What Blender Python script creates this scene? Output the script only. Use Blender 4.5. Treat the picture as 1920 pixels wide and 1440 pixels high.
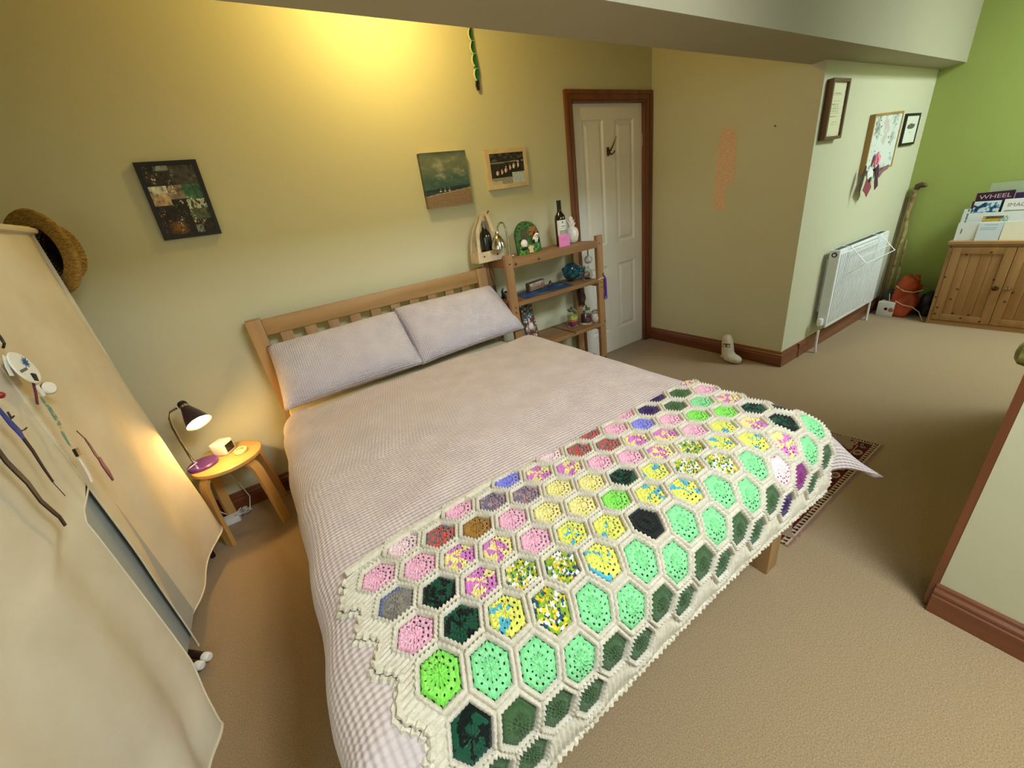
import bpy, bmesh, math, random
from mathutils import Vector, Matrix, noise
random.seed(7)
PI = math.pi
SC = bpy.context.scene
COL = SC.collection
for o in list(bpy.data.objects): bpy.data.objects.remove(o)

# ------------------------------------------------------------------ camera, world, lights, exposure
cam_d = bpy.data.cameras.new('camera'); cam = bpy.data.objects.new('camera', cam_d); COL.objects.link(cam)
cam_d.sensor_fit = 'HORIZONTAL'; cam_d.sensor_width = 36.0; cam_d.lens = 721.83/1920*36.0; cam_d.clip_start = .02
_r = Vector((0.82988645, -0.53986745, -0.14082480)); _d = Vector((-0.33445384, -0.27934249, -0.90006023)); _f = Vector((0.44657487, 0.79404718, -0.41238327))
cam.matrix_world = Matrix(((_r.x, -_d.x, -_f.x, -3.06425), (_r.y, -_d.y, -_f.y, -2.47856), (_r.z, -_d.z, -_f.z, 1.38138), (0, 0, 0, 1)))
SC.camera = cam
w = bpy.data.worlds.new('sky'); SC.world = w; w.use_nodes = True
w.node_tree.nodes['Background'].inputs[0].default_value = (.62, .78, 1, 1); w.node_tree.nodes['Background'].inputs[1].default_value = 1.2
SC.view_settings.view_transform = 'Standard'; SC.view_settings.look = 'None'; SC.view_settings.gamma = 1; SC.view_settings.use_curve_mapping = False
SC.view_settings.exposure = 0.0
def area_light(name, loc, direction, sx, sy, power, color):
    l = bpy.data.lights.new(name, 'AREA'); l.shape = 'RECTANGLE'; l.size = sx; l.size_y = sy; l.energy = power; l.color = color
    o = bpy.data.objects.new(name, l); COL.objects.link(o); o.location = loc
    o.rotation_euler = Vector(direction).to_track_quat('-Z', 'Y').to_euler(); return o
def point_light(name, loc, power, color, r=.05):
    l = bpy.data.lights.new(name, 'POINT'); l.energy = power; l.color = color; l.shadow_soft_size = r
    o = bpy.data.objects.new(name, l); COL.objects.link(o); o.location = loc; return o
area_light('daylight_gable_window', (-4.56, -3.25, 1.55), (1, .25, -.12), .6, 1.0, 20, (.80, .90, 1))
area_light('daylight_alcove_roof_window', (1.1, -3.05, 2.70), (0, .42, -1), 1.0, .75, 96, (.80, .93, 1))
area_light('daylight_roof_window', (-2.05, -3.15, 2.72), (-.05, .45, -1), .8, .8, 94, (.84, .92, 1))
point_light('ceiling_lamp_light', (-2.2, -.46, 2.44), 24, (1, .70, .20), .06)
point_light('bedside_bulb_light', (-3.523, -.282, .668), 5.2, (1, .60, .20), .02)

# ------------------------------------------------------------------ materials
def lin(c):
    if isinstance(c, str): c = tuple(int(c[i:i+2], 16)/255 for i in (0, 2, 4))
    return tuple(v/12.92 if v <= .04045 else ((v+.055)/1.055)**2.4 for v in c[:3])
MATS = {}
def mat(name, color, rough=.55, metal=0, color2=None, scale=8, stretch=(1, 1, 1), detail=4, ramp=(.35, .65), bump=0, bscale=None, bdist=.01, spec=.5,
        trans=0, alpha=1, emit=None, estr=0, coord='Object', sheen=0, kind='noise', coat=0):
    if name in MATS: return MATS[name]
    m = bpy.data.materials.new(name); m.use_nodes = True; nt = m.node_tree; b = nt.nodes['Principled BSDF']
    c = (*lin(color), 1)
    b.inputs['Base Color'].default_value = c; b.inputs['Roughness'].default_value = rough; b.inputs['Metallic'].default_value = metal
    b.inputs['Specular IOR Level'].default_value = spec; b.inputs['Transmission Weight'].default_value = trans; b.inputs['Alpha'].default_value = alpha
    b.inputs['Sheen Weight'].default_value = sheen; b.inputs['Coat Weight'].default_value = coat
    if emit: b.inputs['Emission Color'].default_value = (*lin(emit), 1); b.inputs['Emission Strength'].default_value = estr
    N, L = nt.nodes.new, nt.links.new
    if color2 is not None or bump:
        tc = N('ShaderNodeTexCoord'); mp = N('ShaderNodeMapping'); mp.inputs['Scale'].default_value = stretch; L(tc.outputs[coord], mp.inputs[0])
    if color2 is not None:
        tx = N('ShaderNodeTexNoise'); tx.inputs['Scale'].default_value = scale; tx.inputs['Detail'].default_value = detail; L(mp.outputs[0], tx.inputs['Vector'])
        cr = N('ShaderNodeValToRGB'); cr.color_ramp.elements[0].position = ramp[0]; cr.color_ramp.elements[1].position = ramp[1]
        cr.color_ramp.elements[0].color = c; cr.color_ramp.elements[1].color = (*lin(color2), 1)
        L(tx.outputs[0], cr.inputs[0]); L(cr.outputs[0], b.inputs['Base Color'])
    if bump:
        bt = N('ShaderNodeTexNoise'); bt.inputs['Scale'].default_value = bscale or scale; bt.inputs['Detail'].default_value = 3; L(mp.outputs[0], bt.inputs['Vector'])
        bp = N('ShaderNodeBump'); bp.inputs['Strength'].default_value = bump; bp.inputs['Distance'].default_value = bdist
        L(bt.outputs[0], bp.inputs['Height']); L(bp.outputs[0], b.inputs['Normal'])
    MATS[name] = m; return m
def wood(name, c1, c2, axis='x', rough=.5, knots=None, scale=22, coat=0, plane='xz'):
    if name in MATS: return MATS[name]
    st = {'x': (.06, 1, 1), 'y': (1, .06, 1), 'z': (1, 1, .06)}[axis]
    m = mat(name, c1, rough, color2=c2, scale=scale, stretch=st, detail=6, ramp=(.32, .7), bump=.12, bscale=60, bdist=.002, coat=coat)
    if knots:
        nt = m.node_tree; N, L = nt.nodes.new, nt.links.new; b = nt.nodes['Principled BSDF']
        old = b.inputs['Base Color'].links[0].from_socket
        tc = N('ShaderNodeTexCoord'); sp = N('ShaderNodeSeparateXYZ'); cb = N('ShaderNodeCombineXYZ'); L(tc.outputs['Object'], sp.inputs[0]); L(sp.outputs['xyz'.index(plane[0])], cb.inputs[0]); L(sp.outputs['xyz'.index(plane[1])], cb.inputs[1])
        vo = N('ShaderNodeTexVoronoi'); vo.voronoi_dimensions = '2D'; vo.inputs['Scale'].default_value = knots; L(cb.outputs[0], vo.inputs['Vector'])
        cr = N('ShaderNodeValToRGB'); cr.color_ramp.elements[0].position = .05; cr.color_ramp.elements[1].position = .12
        cr.color_ramp.elements[0].color = (1, 1, 1, 1); cr.color_ramp.elements[1].color = (0, 0, 0, 1)
        L(vo.outputs['Distance'], cr.inputs[0])
        sc = N('ShaderNodeSeparateColor'); L(vo.outputs['Color'], sc.inputs[0]); gt = N('ShaderNodeMath'); gt.operation = 'GREATER_THAN'; gt.inputs[1].default_value = .55; L(sc.outputs[0], gt.inputs[0]); mu = N('ShaderNodeMath'); mu.operation = 'MULTIPLY'; L(gt.outputs[0], mu.inputs[0]); L(cr.outputs[0], mu.inputs[1])
        mx = N('ShaderNodeMix'); mx.data_type = 'RGBA'; L(mu.outputs[0], mx.inputs[0]); L(old, mx.inputs[6]); mx.inputs[7].default_value = (*lin('4a2a14'), 1)
        L(mx.outputs[2], b.inputs['Base Color'])
    return m
def attr_mat(name, rough=.6, bump=0, bscale=200, bdist=.002, sheen=0, spec=.4, coat=0):
    if name in MATS: return MATS[name]
    m = mat(name, 'ffffff', rough, bump=bump, bscale=bscale, bdist=bdist, sheen=sheen, spec=spec, coat=coat)
    nt = m.node_tree; a = nt.nodes.new('ShaderNodeVertexColor'); a.layer_name = 'Col'
    nt.links.new(a.outputs[0], nt.nodes['Principled BSDF'].inputs['Base Color']); return m
def waffle_mat(name, c1, c2, pitch):
    m = mat(name, c1, .85, color2=c2, scale=9, sheen=.15, spec=.2); nt = m.node_tree; N, L = nt.nodes.new, nt.links.new; b = nt.nodes['Principled BSDF']
    uv = N('ShaderNodeUVMap'); sx = N('ShaderNodeSeparateXYZ'); L(uv.outputs[0], sx.inputs[0]); hs = []
    for k in (0, 1):
        mu = N('ShaderNodeMath'); mu.operation = 'MULTIPLY'; mu.inputs[1].default_value = 2*PI/pitch; L(sx.outputs[k], mu.inputs[0])
        si = N('ShaderNodeMath'); si.operation = 'SINE'; L(mu.outputs[0], si.inputs[0]); hs.append(si)
    ad = N('ShaderNodeMath'); ad.operation = 'ADD'; L(hs[0].outputs[0], ad.inputs[0]); L(hs[1].outputs[0], ad.inputs[1])
    bp = N('ShaderNodeBump'); bp.inputs['Strength'].default_value = .55; bp.inputs['Distance'].default_value = .0022; L(ad.outputs[0], bp.inputs['Height']); L(bp.outputs[0], b.inputs['Normal'])
    return m
WALL = mat('wall_paint', 'cac8a9', .8, bump=.12, bscale=90, bdist=.003, spec=.25)
GREEN = mat('lime_wall_paint', '9ca85a', .8, bump=.12, bscale=90, bdist=.003, spec=.25)
CEIL = mat('ceiling_paint', 'aaa48a', .85, bump=.06, bscale=90, bdist=.003, spec=.2)
CARPET = mat('carpet', 'ae9673', .95, color2='877050', scale=260, detail=5, ramp=(.3, .72), bump=.7, bscale=420, bdist=.003, spec=.1, sheen=.2)
SKIRT = wood('stained_skirting', '63361f', '844c2c', 'x', .3, coat=.3)
SKIRTY = wood('stained_skirting_y', '63361f', '844c2c', 'y', .3, coat=.3)
SKIRTZ = wood('stained_skirting_z', '63361f', '844c2c', 'z', .3, coat=.3)
DOORW = mat('white_door_paint', 'e6e3da', .4)
OAK = wood('oak', 'b38d5e', '9b784a', 'x', .45); OAKZ = wood('oak_z', 'b38d5e', '9b784a', 'z', .45); OAKY = wood('oak_y', 'b38d5e', '9b784a', 'y', .45)
PINE = wood('shelf_pine', '9c744a', '825e3a', 'x', .5, knots=9); PINEZ = wood('shelf_pine_z', 'a67e52', '8c6640', 'z', .5, knots=9); PINEY = wood('shelf_pine_y', '98704a', '785434', 'y', .5)
CPINE = wood('cupboard_pine', 'a97f4e', '90693d', 'z', .45, knots=11, plane='yz'); CPINEY = wood('cupboard_pine_y', 'b18a5a', '967046', 'y', .45)
BIRCH = wood('birch_ply', 'd9b070', 'c99a55', 'x', .4, scale=9); BIRCHZ = wood('birch_ply_z', 'd2a868', 'c39350', 'z', .4)
PALEWOOD = mat('pale_wood', 'dcc9a4', .6, color2='c8b088', scale=12)
CHROME = mat('chrome', 'c9c6c0', .15, 1); BRASS = mat('antique_brass', '8d8250', .32, 1); DARKMETAL = mat('dark_metal', '2c2622', .4, .6); BRONZE = mat('bronze', '6b5a30', .3, 1)
WHITE = mat('white_plastic', 'e8e8e4', .4); BLACK = mat('black', '121113', .45); PURPLE = mat('purple_gloss', '5b2d7c', .25, coat=.4)
RADW = mat('radiator_white', 'e9ecec', .35); PAPER = mat('paper_white', 'e4e6e2', .7)
GLASS = mat('clear_glass', 'f4fbfb', .05, trans=1, spec=.5); TEALGLASS = mat('teal_glass', '3f8796', .06, trans=.75)
CERAMIC = mat('white_ceramic', 'ece8e0', .35)
CANVAS = mat('wardrobe_canvas', 'd8cfb9', .9, color2='cfc5ad', scale=6, bump=.25, bscale=420, bdist=.002, spec=.15)
PRINT = attr_mat('printed_surface', .5); CLOTHPRINT = attr_mat('woven_colours', .9, bump=.4, bscale=500, bdist=.002, spec=.1)
YARN = attr_mat('yarn', .9, bump=.5, bscale=420, bdist=.003, sheen=.2, spec=.15)
CREAMYARN = mat('cream_yarn', 'd9d1bf', .9, color2='c9bfa8', scale=90, bump=.5, bscale=420, bdist=.003, sheen=.2, spec=.15)
DUVET = waffle_mat('duvet_waffle', 'cfc0bd', 'c5b6b4', .0135); PILLOW = waffle_mat('pillow_waffle', 'd0c8d2', 'c6bfca', .011)
SHEET = mat('cream_sheet', 'e9dfba', .8, spec=.2)

# ------------------------------------------------------------------ geometry helpers
def B(): return bmesh.new()
def box(bm, x0, x1, y0, y1, z0, z1, bev=0, M=None):
    r = bmesh.ops.create_cube(bm, size=1)['verts']
    c = Vector(((x0+x1)/2, (y0+y1)/2, (z0+z1)/2)); s = (abs(x1-x0), abs(y1-y0), abs(z1-z0))
    for v in r:
        v.co = Vector((v.co.x*s[0], v.co.y*s[1], v.co.z*s[2])) + c
        if M: v.co = M @ v.co
    if bev:
        bmesh.ops.bevel(bm, geom=list({e for v in r for e in v.link_edges}), offset=bev, segments=2, affect='EDGES', profile=.6)
    return bm
def frame_axes(d):
    d = Vector(d).normalized(); a = Vector((0, 0, 1)) if abs(d.z) < .9 else Vector((1, 0, 0))
    u = d.cross(a).normalized(); return u, d.cross(u).normalized(), d
def tube(bm, pts, r, n=8, cap=True, closed=False):
    pts = [Vector(p) for p in pts]; m = len(pts); rs = r if isinstance(r, (list, tuple)) else [r]*m; rings = []; u = None
    for i, p in enumerate(pts):
        if closed: t = pts[(i+1) % m]-pts[i-1]
        else: t = pts[min(i+1, m-1)]-pts[max(i-1, 0)]
        t.normalize()
        if u is None: u = frame_axes(t)[0]
        u = (u - t*u.dot(t)).normalized(); v = t.cross(u)
        rings.append([bm.verts.new(p + (u*math.cos(2*PI*k/n)+v*math.sin(2*PI*k/n))*rs[i]) for k in range(n)])
    for i in range(m if closed else m-1):
        a, b = rings[i], rings[(i+1) % m]
        for k in range(n): bm.faces.new((a[k], a[(k+1) % n], b[(k+1) % n], b[k]))
    if cap and not closed: bm.faces.new(rings[0][::-1]); bm.faces.new(rings[-1])
    return bm
def cyl(bm, p0, p1, r0, r1=None, n=16): return tube(bm, [p0, p1], [r0, r0 if r1 is None else r1], n)
def lathe(bm, prof, c, axis=(0, 0, 1), n=24, close=False, sx=1, sy=1):
    u, v, d = frame_axes(axis); c = Vector(c); rings = []
    for r, z in prof:
        if r < 1e-6: rings.append([bm.verts.new(c+d*z)])
        else: rings.append([bm.verts.new(c+d*z+u*math.cos(2*PI*k/n)*r*sx+v*math.sin(2*PI*k/n)*r*sy) for k in range(n)])
    for a, b in zip(rings, rings[1:]):
        for k in range(n):
            q = [a[k % len(a)], a[(k+1) % len(a)], b[(k+1) % len(b)], b[k % len(b)]]; q2 = []
            for x in q:
                if x not in q2: q2.append(x)
            if len(q2) > 2: bm.faces.new(q2)
    return bm
def prism(bm, pts, ext):
    pts = [Vector(p) for p in pts]; ext = Vector(ext); a = [bm.verts.new(p) for p in pts]; b = [bm.verts.new(p+ext) for p in pts]; n = len(pts)
    bm.faces.new(a[::-1]); bm.faces.new(b)
    for k in range(n): bm.faces.new((a[k], a[(k+1) % n], b[(k+1) % n], b[k]))
    return bm
def sphere(bm, c, r, n=16, s=(1, 1, 1)):
    vs = bmesh.ops.create_uvsphere(bm, u_segments=n, v_segments=max(6, n//2), radius=r)['verts']
    for v in vs: v.co = Vector((v.co.x*s[0], v.co.y*s[1], v.co.z*s[2])) + Vector(c)
    return bm
def grid(bm, nu, nv, fn, uvfn=None, colfn=None, thick=0):
    vs = [[bm.verts.new(fn(i/nu, j/nv)) for j in range(nv+1)] for i in range(nu+1)]; fs = []
    for i in range(nu):
        for j in range(nv):
            f = bm.faces.new((vs[i][j], vs[i+1][j], vs[i+1][j+1], vs[i][j+1])); fs.append((f, i, j))
    if uvfn:
        L = bm.loops.layers.uv.verify()
        for f, i, j in fs:
            for lp, (a, b) in zip(f.loops, ((i, j), (i+1, j), (i+1, j+1), (i, j+1))): lp[L].uv = uvfn(a/nu, b/nv)
    if colfn:
        L = bm.loops.layers.float_color.get('Col') or bm.loops.layers.float_color.new('Col')
        for f, i, j in fs:
            c = (*colfn((i+.5)/nu, (j+.5)/nv), 1)
            for lp in f.loops: lp[L] = c
    return bm
WL = {}
def finish(name, bm, m, smooth, ang=38):
    bmesh.ops.recalc_face_normals(bm, faces=bm.faces) if smooth != 'raw' else None
    me = bpy.data.meshes.new(name); bm.to_mesh(me); bm.free(); me.materials.append(m)
    if smooth:
        me.shade_smooth()
        if ang < 180: me.set_sharp_from_angle(angle=math.radians(ang))
    o = bpy.data.objects.new(name, me); COL.objects.link(o); return o
def thing(name, label, cat, loc, group=None, kind=None):
    o = bpy.data.objects.new(name, None); COL.objects.link(o); o.location = loc; o.empty_display_size = .05; WL[o.name] = Vector(loc)
    if kind: o['kind'] = kind
    else:
        o['label'] = label; o['category'] = cat
        if group: o['group'] = group
    return o
def part(name, bm, m, parent, smooth=True, label=None, ang=38, kind=None):      # bm in world coordinates
    base = WL[parent.name]
    bmesh.ops.translate(bm, verts=bm.verts, vec=-base)
    o = finish(name, bm, m, smooth, ang); o.parent = parent; WL[o.name] = base
    if label: o['label'] = label
    if kind: o['kind'] = kind
    return o
def single(name, bm, m, label, cat, base, smooth=True, group=None, ang=38):
    bmesh.ops.translate(bm, verts=bm.verts, vec=-Vector(base))
    o = finish(name, bm, m, smooth, ang); o.location = base; o['label'] = label; o['category'] = cat; WL[o.name] = Vector(base)
    if group: o['group'] = group
    return o
def struct(name, bm, m, base=(0, 0, 0), smooth=False):
    bmesh.ops.translate(bm, verts=bm.verts, vec=-Vector(base))
    o = finish(name, bm, m, smooth); o.location = base; o['kind'] = 'structure'; WL[o.name] = Vector(base); return o
def text_bm(s, size, O, U, V, depth=.0006, width=None):
    cu = bpy.data.curves.new('t', 'FONT'); cu.body = s; cu.size = 1; ob = bpy.data.objects.new('t', cu); COL.objects.link(ob)
    me = bpy.data.meshes.new_from_object(ob.evaluated_get(bpy.context.evaluated_depsgraph_get())); bpy.data.objects.remove(ob); bpy.data.curves.remove(cu)
    bm = bmesh.new(); bm.from_mesh(me); bpy.data.meshes.remove(me)
    xs = [v.co.x for v in bm.verts]; x0 = min(xs); wd = max(xs)-x0
    U = Vector(U).normalized(); V = Vector(V).normalized(); Nn = U.cross(V); k = (width/wd) if width else size
    for v in bm.verts: v.co = Vector(O) + U*(v.co.x-x0)*k + V*v.co.y*size + Nn*depth
    return bm
def C(h): return lin(h)
def nz(x, y, z=0, s=1): return noise.noise((x*s, y*s, z))
def mix(a, b, t): t = max(0, min(1, t)); return tuple(x*(1-t)+y*t for x, y in zip(a, b))

# ------------------------------------------------------------------ the room
XG, YB, XT, YT = 1.886, -1.20, -1.60, -2.418
DX0, DX1, DH = -.8426, -.0965, 1.985
struct('floor', box(B(), -4.5, 2.0, -3.7, .12, -.08, 0), CARPET)
bm = B(); box(bm, -4.5, 2.0, -2.70, .12, 2.6, 2.7); box(bm, -4.5, -2.50, -3.7, -2.70, 2.6, 2.7); box(bm, -1.60, .58, -3.7, -2.70, 2.6, 2.7); box(bm, 1.62, 2.0, -3.7, -2.70, 2.6, 2.7)
box(bm, -2.50, -1.60, -3.7, -3.56, 2.6, 2.7); box(bm, -2.50, -1.60, -2.74, -2.70, 2.6, 2.7); box(bm, .58, 1.62, -3.7, -3.36, 2.6, 2.7)
struct('ceiling', bm, CEIL)
bm = B(); box(bm, -4.5, DX0-.012, 0, .12, 0, 2.6); box(bm, DX1+.012, .1, 0, .12, 0, 2.6); box(bm, DX0-.012, DX1+.012, 0, .12, DH+.012, 2.6)
struct('wall_back', bm, WALL)
wr = struct('wall_right', box(B(), 0, .12, YB, 0, 0, 2.6), WALL)
struct('wall_recess', box(B(), .12, 2.0, YB, YB+.12, 0, 2.6), WALL)
struct('wall_far', box(B(), XG, 2.0, -3.6, YB, 0, 2.6), GREEN)
def holed(axis, a0, a1, lo, hi, h0, h1, z0, z1):       # wall with one window hole; runs lo..hi along the other axis
    bm = B()
    def bx(l, h, za, zb):
        box(bm, a0, a1, l, h, za, zb) if axis == 'x' else box(bm, l, h, a0, a1, za, zb)
    bx(lo, h0, 0, 2.6); bx(h1, hi, 0, 2.6); bx(h0, h1, 0, z0); bx(h0, h1, z1, 2.6); return bm
struct('wall_left', holed('x', -4.5, -4.4, -3.7, 0, -3.56, -2.94, 1.03, 2.07), WALL)
struct('wall_front', box(B(), -4.4, -1.6, -3.7, -3.6, 0, 2.6), WALL)
struct('wall_near', box(B(), XT, XT+.1, -3.6, YT-.1, 0, 2.6).copy() if 0 else box(B(), XT, XT+.1, -3.6, YT, 0, 2.6), WALL)
bm = B(); box(bm, XT+.1, -1.51, YT-.1, YT, 0, 2.6); box(bm, -.73, .2, YT-.1, YT, 0, 2.6); box(bm, -1.51, -.73, YT-.1, YT, 2.03, 2.6)
struct('wall_inner', bm, WALL)
struct('wall_jamb', box(B(), .1, .2, -3.4, YT-.1, 0, 2.6), WALL)
struct('wall_dormer', box(B(), .1, XG, -3.5, -3.4, 0, 2.6), WALL)
# roof beam boxed in plaster
struct('trim_1', prism(B(), [(-4.38, -1.262, 1.885), (-2.949, -1.215, 1.885), (0, -1.122, 1.885), (1.9, -1.062, 1.885), (1.9, -1.347, 1.885), (-4.38, -1.476, 1.885)], (0, 0, .72)), CEIL)
# windows of the other sides of the room (out of view): frame, sash bar, pane
PANE = mat('window_glass', 'ffffff', .02, alpha=.08)
def window(name, axis, a, l0, l1, z0, z1):
    base = (a, l0, z0) if axis == 'x' else (l0, a, z0); t = thing(name, None, None, base, kind='structure')
    def bx(b, la, lb, za, zb, d): box(b, a-d, a+d, la, lb, za, zb) if axis == 'x' else box(b, la, lb, a-d, a+d, za, zb); return b
    b = B(); bx(b, l0, l0+.04, z0, z1, .035); bx(b, l1-.04, l1, z0, z1, .035); bx(b, l0+.04, l1-.04, z0, z0+.04, .035); bx(b, l0+.04, l1-.04, z1-.04, z1, .035)
    part('window_frame', b, RADW, t, False); part('pane', bx(B(), l0+.04, l1-.04, z0+.04, z1-.04, .004), PANE, t, False)
window('window_1', 'x', -4.45, -3.56, -2.94, 1.03, 2.07)
for nm, xa, xb, ya, yb in (('window_2', .58, 1.62, -3.36, -2.70), ('window_3', -2.50, -1.60, -3.56, -2.74)):
    t = thing(nm, None, None, (xa, ya, 2.6), kind='structure'); b = B()
    box(b, xa, xa+.04, ya, yb, 2.59, 2.66); box(b, xb-.04, xb, ya, yb, 2.59, 2.66); box(b, xa+.04, xb-.04, ya, ya+.04, 2.59, 2.66); box(b, xa+.04, xb-.04, yb-.04, yb, 2.59, 2.66)
    part('window_frame', b, RADW, t, False); part('pane', box(B(), xa+.04, xb-.04, ya+.04, yb-.04, 2.62, 2.626), PANE, t, False)

# skirting boards
def skirt_prof(h=.1135, t=.02): return [(0, 0), (t, 0), (t, h*.62), (t*.8, h*.66), (t*.86, h*.72), (t*.8, h*.78), (t*.5, h*.86), (t*.42, h*.95), (t*.25, h), (0, h)]
def skirting(name, a, b, nrm, m, miter0=0, miter1=0):
    a, b, nrm = Vector(a), Vector(b), Vector(nrm); d = (b-a).normalized(); bm = B(); R = []
    for p, k in ((a, -miter0), (b, miter1)):
        R.append([bm.verts.new(p + nrm*q[0] + Vector((0, 0, q[1])) + d*k*q[0]) for q in skirt_prof()])
    n = len(R[0])
    for k in range(n): bm.faces.new((R[0][k], R[0][(k+1) % n], R[1][(k+1) % n], R[1][k]))
    bm.faces.new(R[0][::-1]); bm.faces.new(R[1]); return struct(name, bm, m)
skirting('baseboard_back', (-4.4, 0, 0), (-.935, 0, 0), (0, -1, 0), SKIRT)
skirting('baseboard_right', (0, 0, 0), (0, YB, 0), (-1, 0, 0), SKIRTY, 0, 1)
skirting('baseboard_recess', (0, YB, 0), (XG, YB, 0), (0, -1, 0), SKIRT, 1, 0)
struct('trim_2', box(B(), .232, .246, YB-.024, YB-.002, 0, .113), SKIRT)
skirting('baseboard_near', (XT, -3.6, 0), (XT, YT+.004, 0), (-1, 0, 0), SKIRTY)
# the bare plaster patch and marks on the yellow side
PLAST = mat('bare_plaster', 'e6c6a4', .9, color2='d8b490', scale=40, stretch=(1, 1, 3), bump=.3, bscale=60)
patch = [(0.0000, -0.6153, 1.6781), (0.0000, -0.6882, 1.6690), (0.0000, -0.7159, 1.6127), (0.0000, -0.7229, 1.5794), (0.0000, -0.7245, 1.4883), (0.0000, -0.7256, 1.3608), (0.0000, -0.7193, 1.3064), (0.0000, -0.6656, 1.2880), (0.0000, -0.6869, 1.1413), (0.0000, -0.5780, 1.1380), (0.0000, -0.5803, 1.2720), (0.0000, -0.5807, 1.3730), (0.0000, -0.5799, 1.4851), (0.0000, -0.5851, 1.5691), (0.0000, -0.5965, 1.6234)]
part('plaster_patch', prism(B(), [(0, y, z) for _, y, z in patch], (-.0015, 0, 0)), PLAST, wr, False, 'bare pinkish plaster patch with ragged outline')
part('nail', cyl(B(), (0, -.965, 1.616), (-.008, -.965, 1.616), .004, n=8), DARKMETAL, wr)

# panelled door in the back wall
d1 = thing('door_1', None, None, (DX0, 0, 0), kind='structure')
def archi(bm, x0, x1, ztop, y, wdt, sgn=-1, t=.02, wr_=None):
    wr_ = wr_ or wdt
    for (a0, a1, dep) in ((0, .34, 1.0), (.34, .48, .72), (.48, .82, .9), (.82, 1, .5)):   # stepped moulding, outer to inner
        yy = y+sgn*t*dep; ya, yb = min(y, yy), max(y, yy)
        box(bm, x0-wdt*(1-a0), x0-wdt*(1-a1), ya, yb, 0, ztop+wdt*(1-a0)); box(bm, x1+wr_*(1-a1), x1+wr_*(1-a0), ya, yb, 0, ztop+wdt*(1-a0))
        box(bm, x0-wdt*(1-a1), x1+wr_*(1-a1), ya, yb, ztop+wdt*(1-a1), ztop+wdt*(1-a0))
    return bm
part('architrave', archi(B(), DX0-.004, DX1+.004, DH+.004, 0, .072, wr_=.085), SKIRTZ, d1, False, 'dark stained moulded architrave')
bm = B(); box(bm, DX0-.012, DX0-.003, 0, .12, 0, DH+.012); box(bm, DX1+.003, DX1+.012, 0, .12, 0, DH+.012); box(bm, DX0-.003, DX1+.003, 0, .12, DH+.003, DH+.012)
part('door_lining', bm, SKIRTZ, d1, False)
PAN = [(-.722, -.512, 1.03, 1.90), (-.392, -.182, 1.00, 1.897), (-.722, -.512, .22, .83), (-.392, -.182, .215, .82)]
PAN = [(-.745, -.530, .985, 1.885), (-.408, -.193, .985, 1.885), (-.745, -.530, .215, .81), (-.408, -.193, .215, .81)]
bm = B(); y0, y1 = .018, .055
xs = [DX0, -.745, -.530, -.408, -.193, DX1]; zs = [.012, .215, .81, .985, 1.885, DH]
for i in range(5):
    for j in range(5):
        if i in (1, 3) and j in (1, 3): box(bm, xs[i], xs[i+1], y0+.018, y1, zs[j], zs[j+1])
        else: box(bm, xs[i], xs[i+1], y0, y1, zs[j], zs[j+1])
leaf = part('door_leaf', bm, DOORW, d1, False, 'white painted four panel door leaf')
for (a, b, c, d) in PAN:
    bm = B(); R = []
    for ins, dy in ((0, 0), (.012, .010), (.022, .011), (.045, .002), (.05, .002)):
        R.append([bm.verts.new(p) for p in ((a+ins, y0+dy, c+ins), (b-ins, y0+dy, c+ins), (b-ins, y0+dy, d-ins), (a+ins, y0+dy, d-ins))])
    for r, s in zip(R, R[1:]):
        for k in range(4): bm.faces.new((r[k], r[(k+1) % 4], s[(k+1) % 4], s[k]))
    bm.faces.new(R[-1]); o = part('door_panel', bm, DOORW, leaf, False)
for z in (1.73, .33):
    part('hinge', cyl(B(), (DX1+.002, y0-.003, z-.045), (DX1+.002, y0-.003, z+.045), .006, n=8), CHROME, leaf)
bm = B(); sphere(bm, (-.487, .006, 1.665), .012, 10)
tube(bm, [(-.487, .016, 1.68), (-.487, -.012, 1.675), (-.482, -.03, 1.70), (-.472, -.045, 1.74), (-.466, -.05, 1.76)], [.007, .007, .006, .005, .006]); tube(bm, [(-.487, .01, 1.665), (-.487, -.02, 1.645), (-.48, -.04, 1.655), (-.478, -.045, 1.668)], [.006, .006, .005, .006]); box(bm, -.499, -.475, .012, .018, 1.64, 1.70)
part('coat_hook', bm, BRONZE, leaf, True, 'small bronze double coat hook')
# second door round the near corner: only its knob and casing show
d2 = thing('door_2', None, None, (-1.51, YT, 0), kind='structure')
bm = B(); box(bm, -1.599, -1.515, YT, YT+.018, 0, 2.10); box(bm, -.725, -.64, YT, YT+.018, 0, 2.10); box(bm, -1.515, -.725, YT, YT+.018, 2.03, 2.10)
part('architrave', bm, SKIRTZ, d2, False)
lf = part('door_leaf', box(B(), -1.507, -.733, YT-.07, YT-.03, .01, 2.025), DOORW, d2, False)
kb = B(); lathe(kb, [(.028, 0), (.028, .005), (.011, .008), (.010, .03), (.022, .038), (.034, .05), (.037, .062), (.033, .076), (.02, .085), (0, .088)], (-1.415, YT-.03, .832), (0, 1, 0), 28)
part('door_knob', kb, mat('brass_knob', 'a39f6a', .3, .85), lf, True, 'round dull brass door knob')

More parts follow.
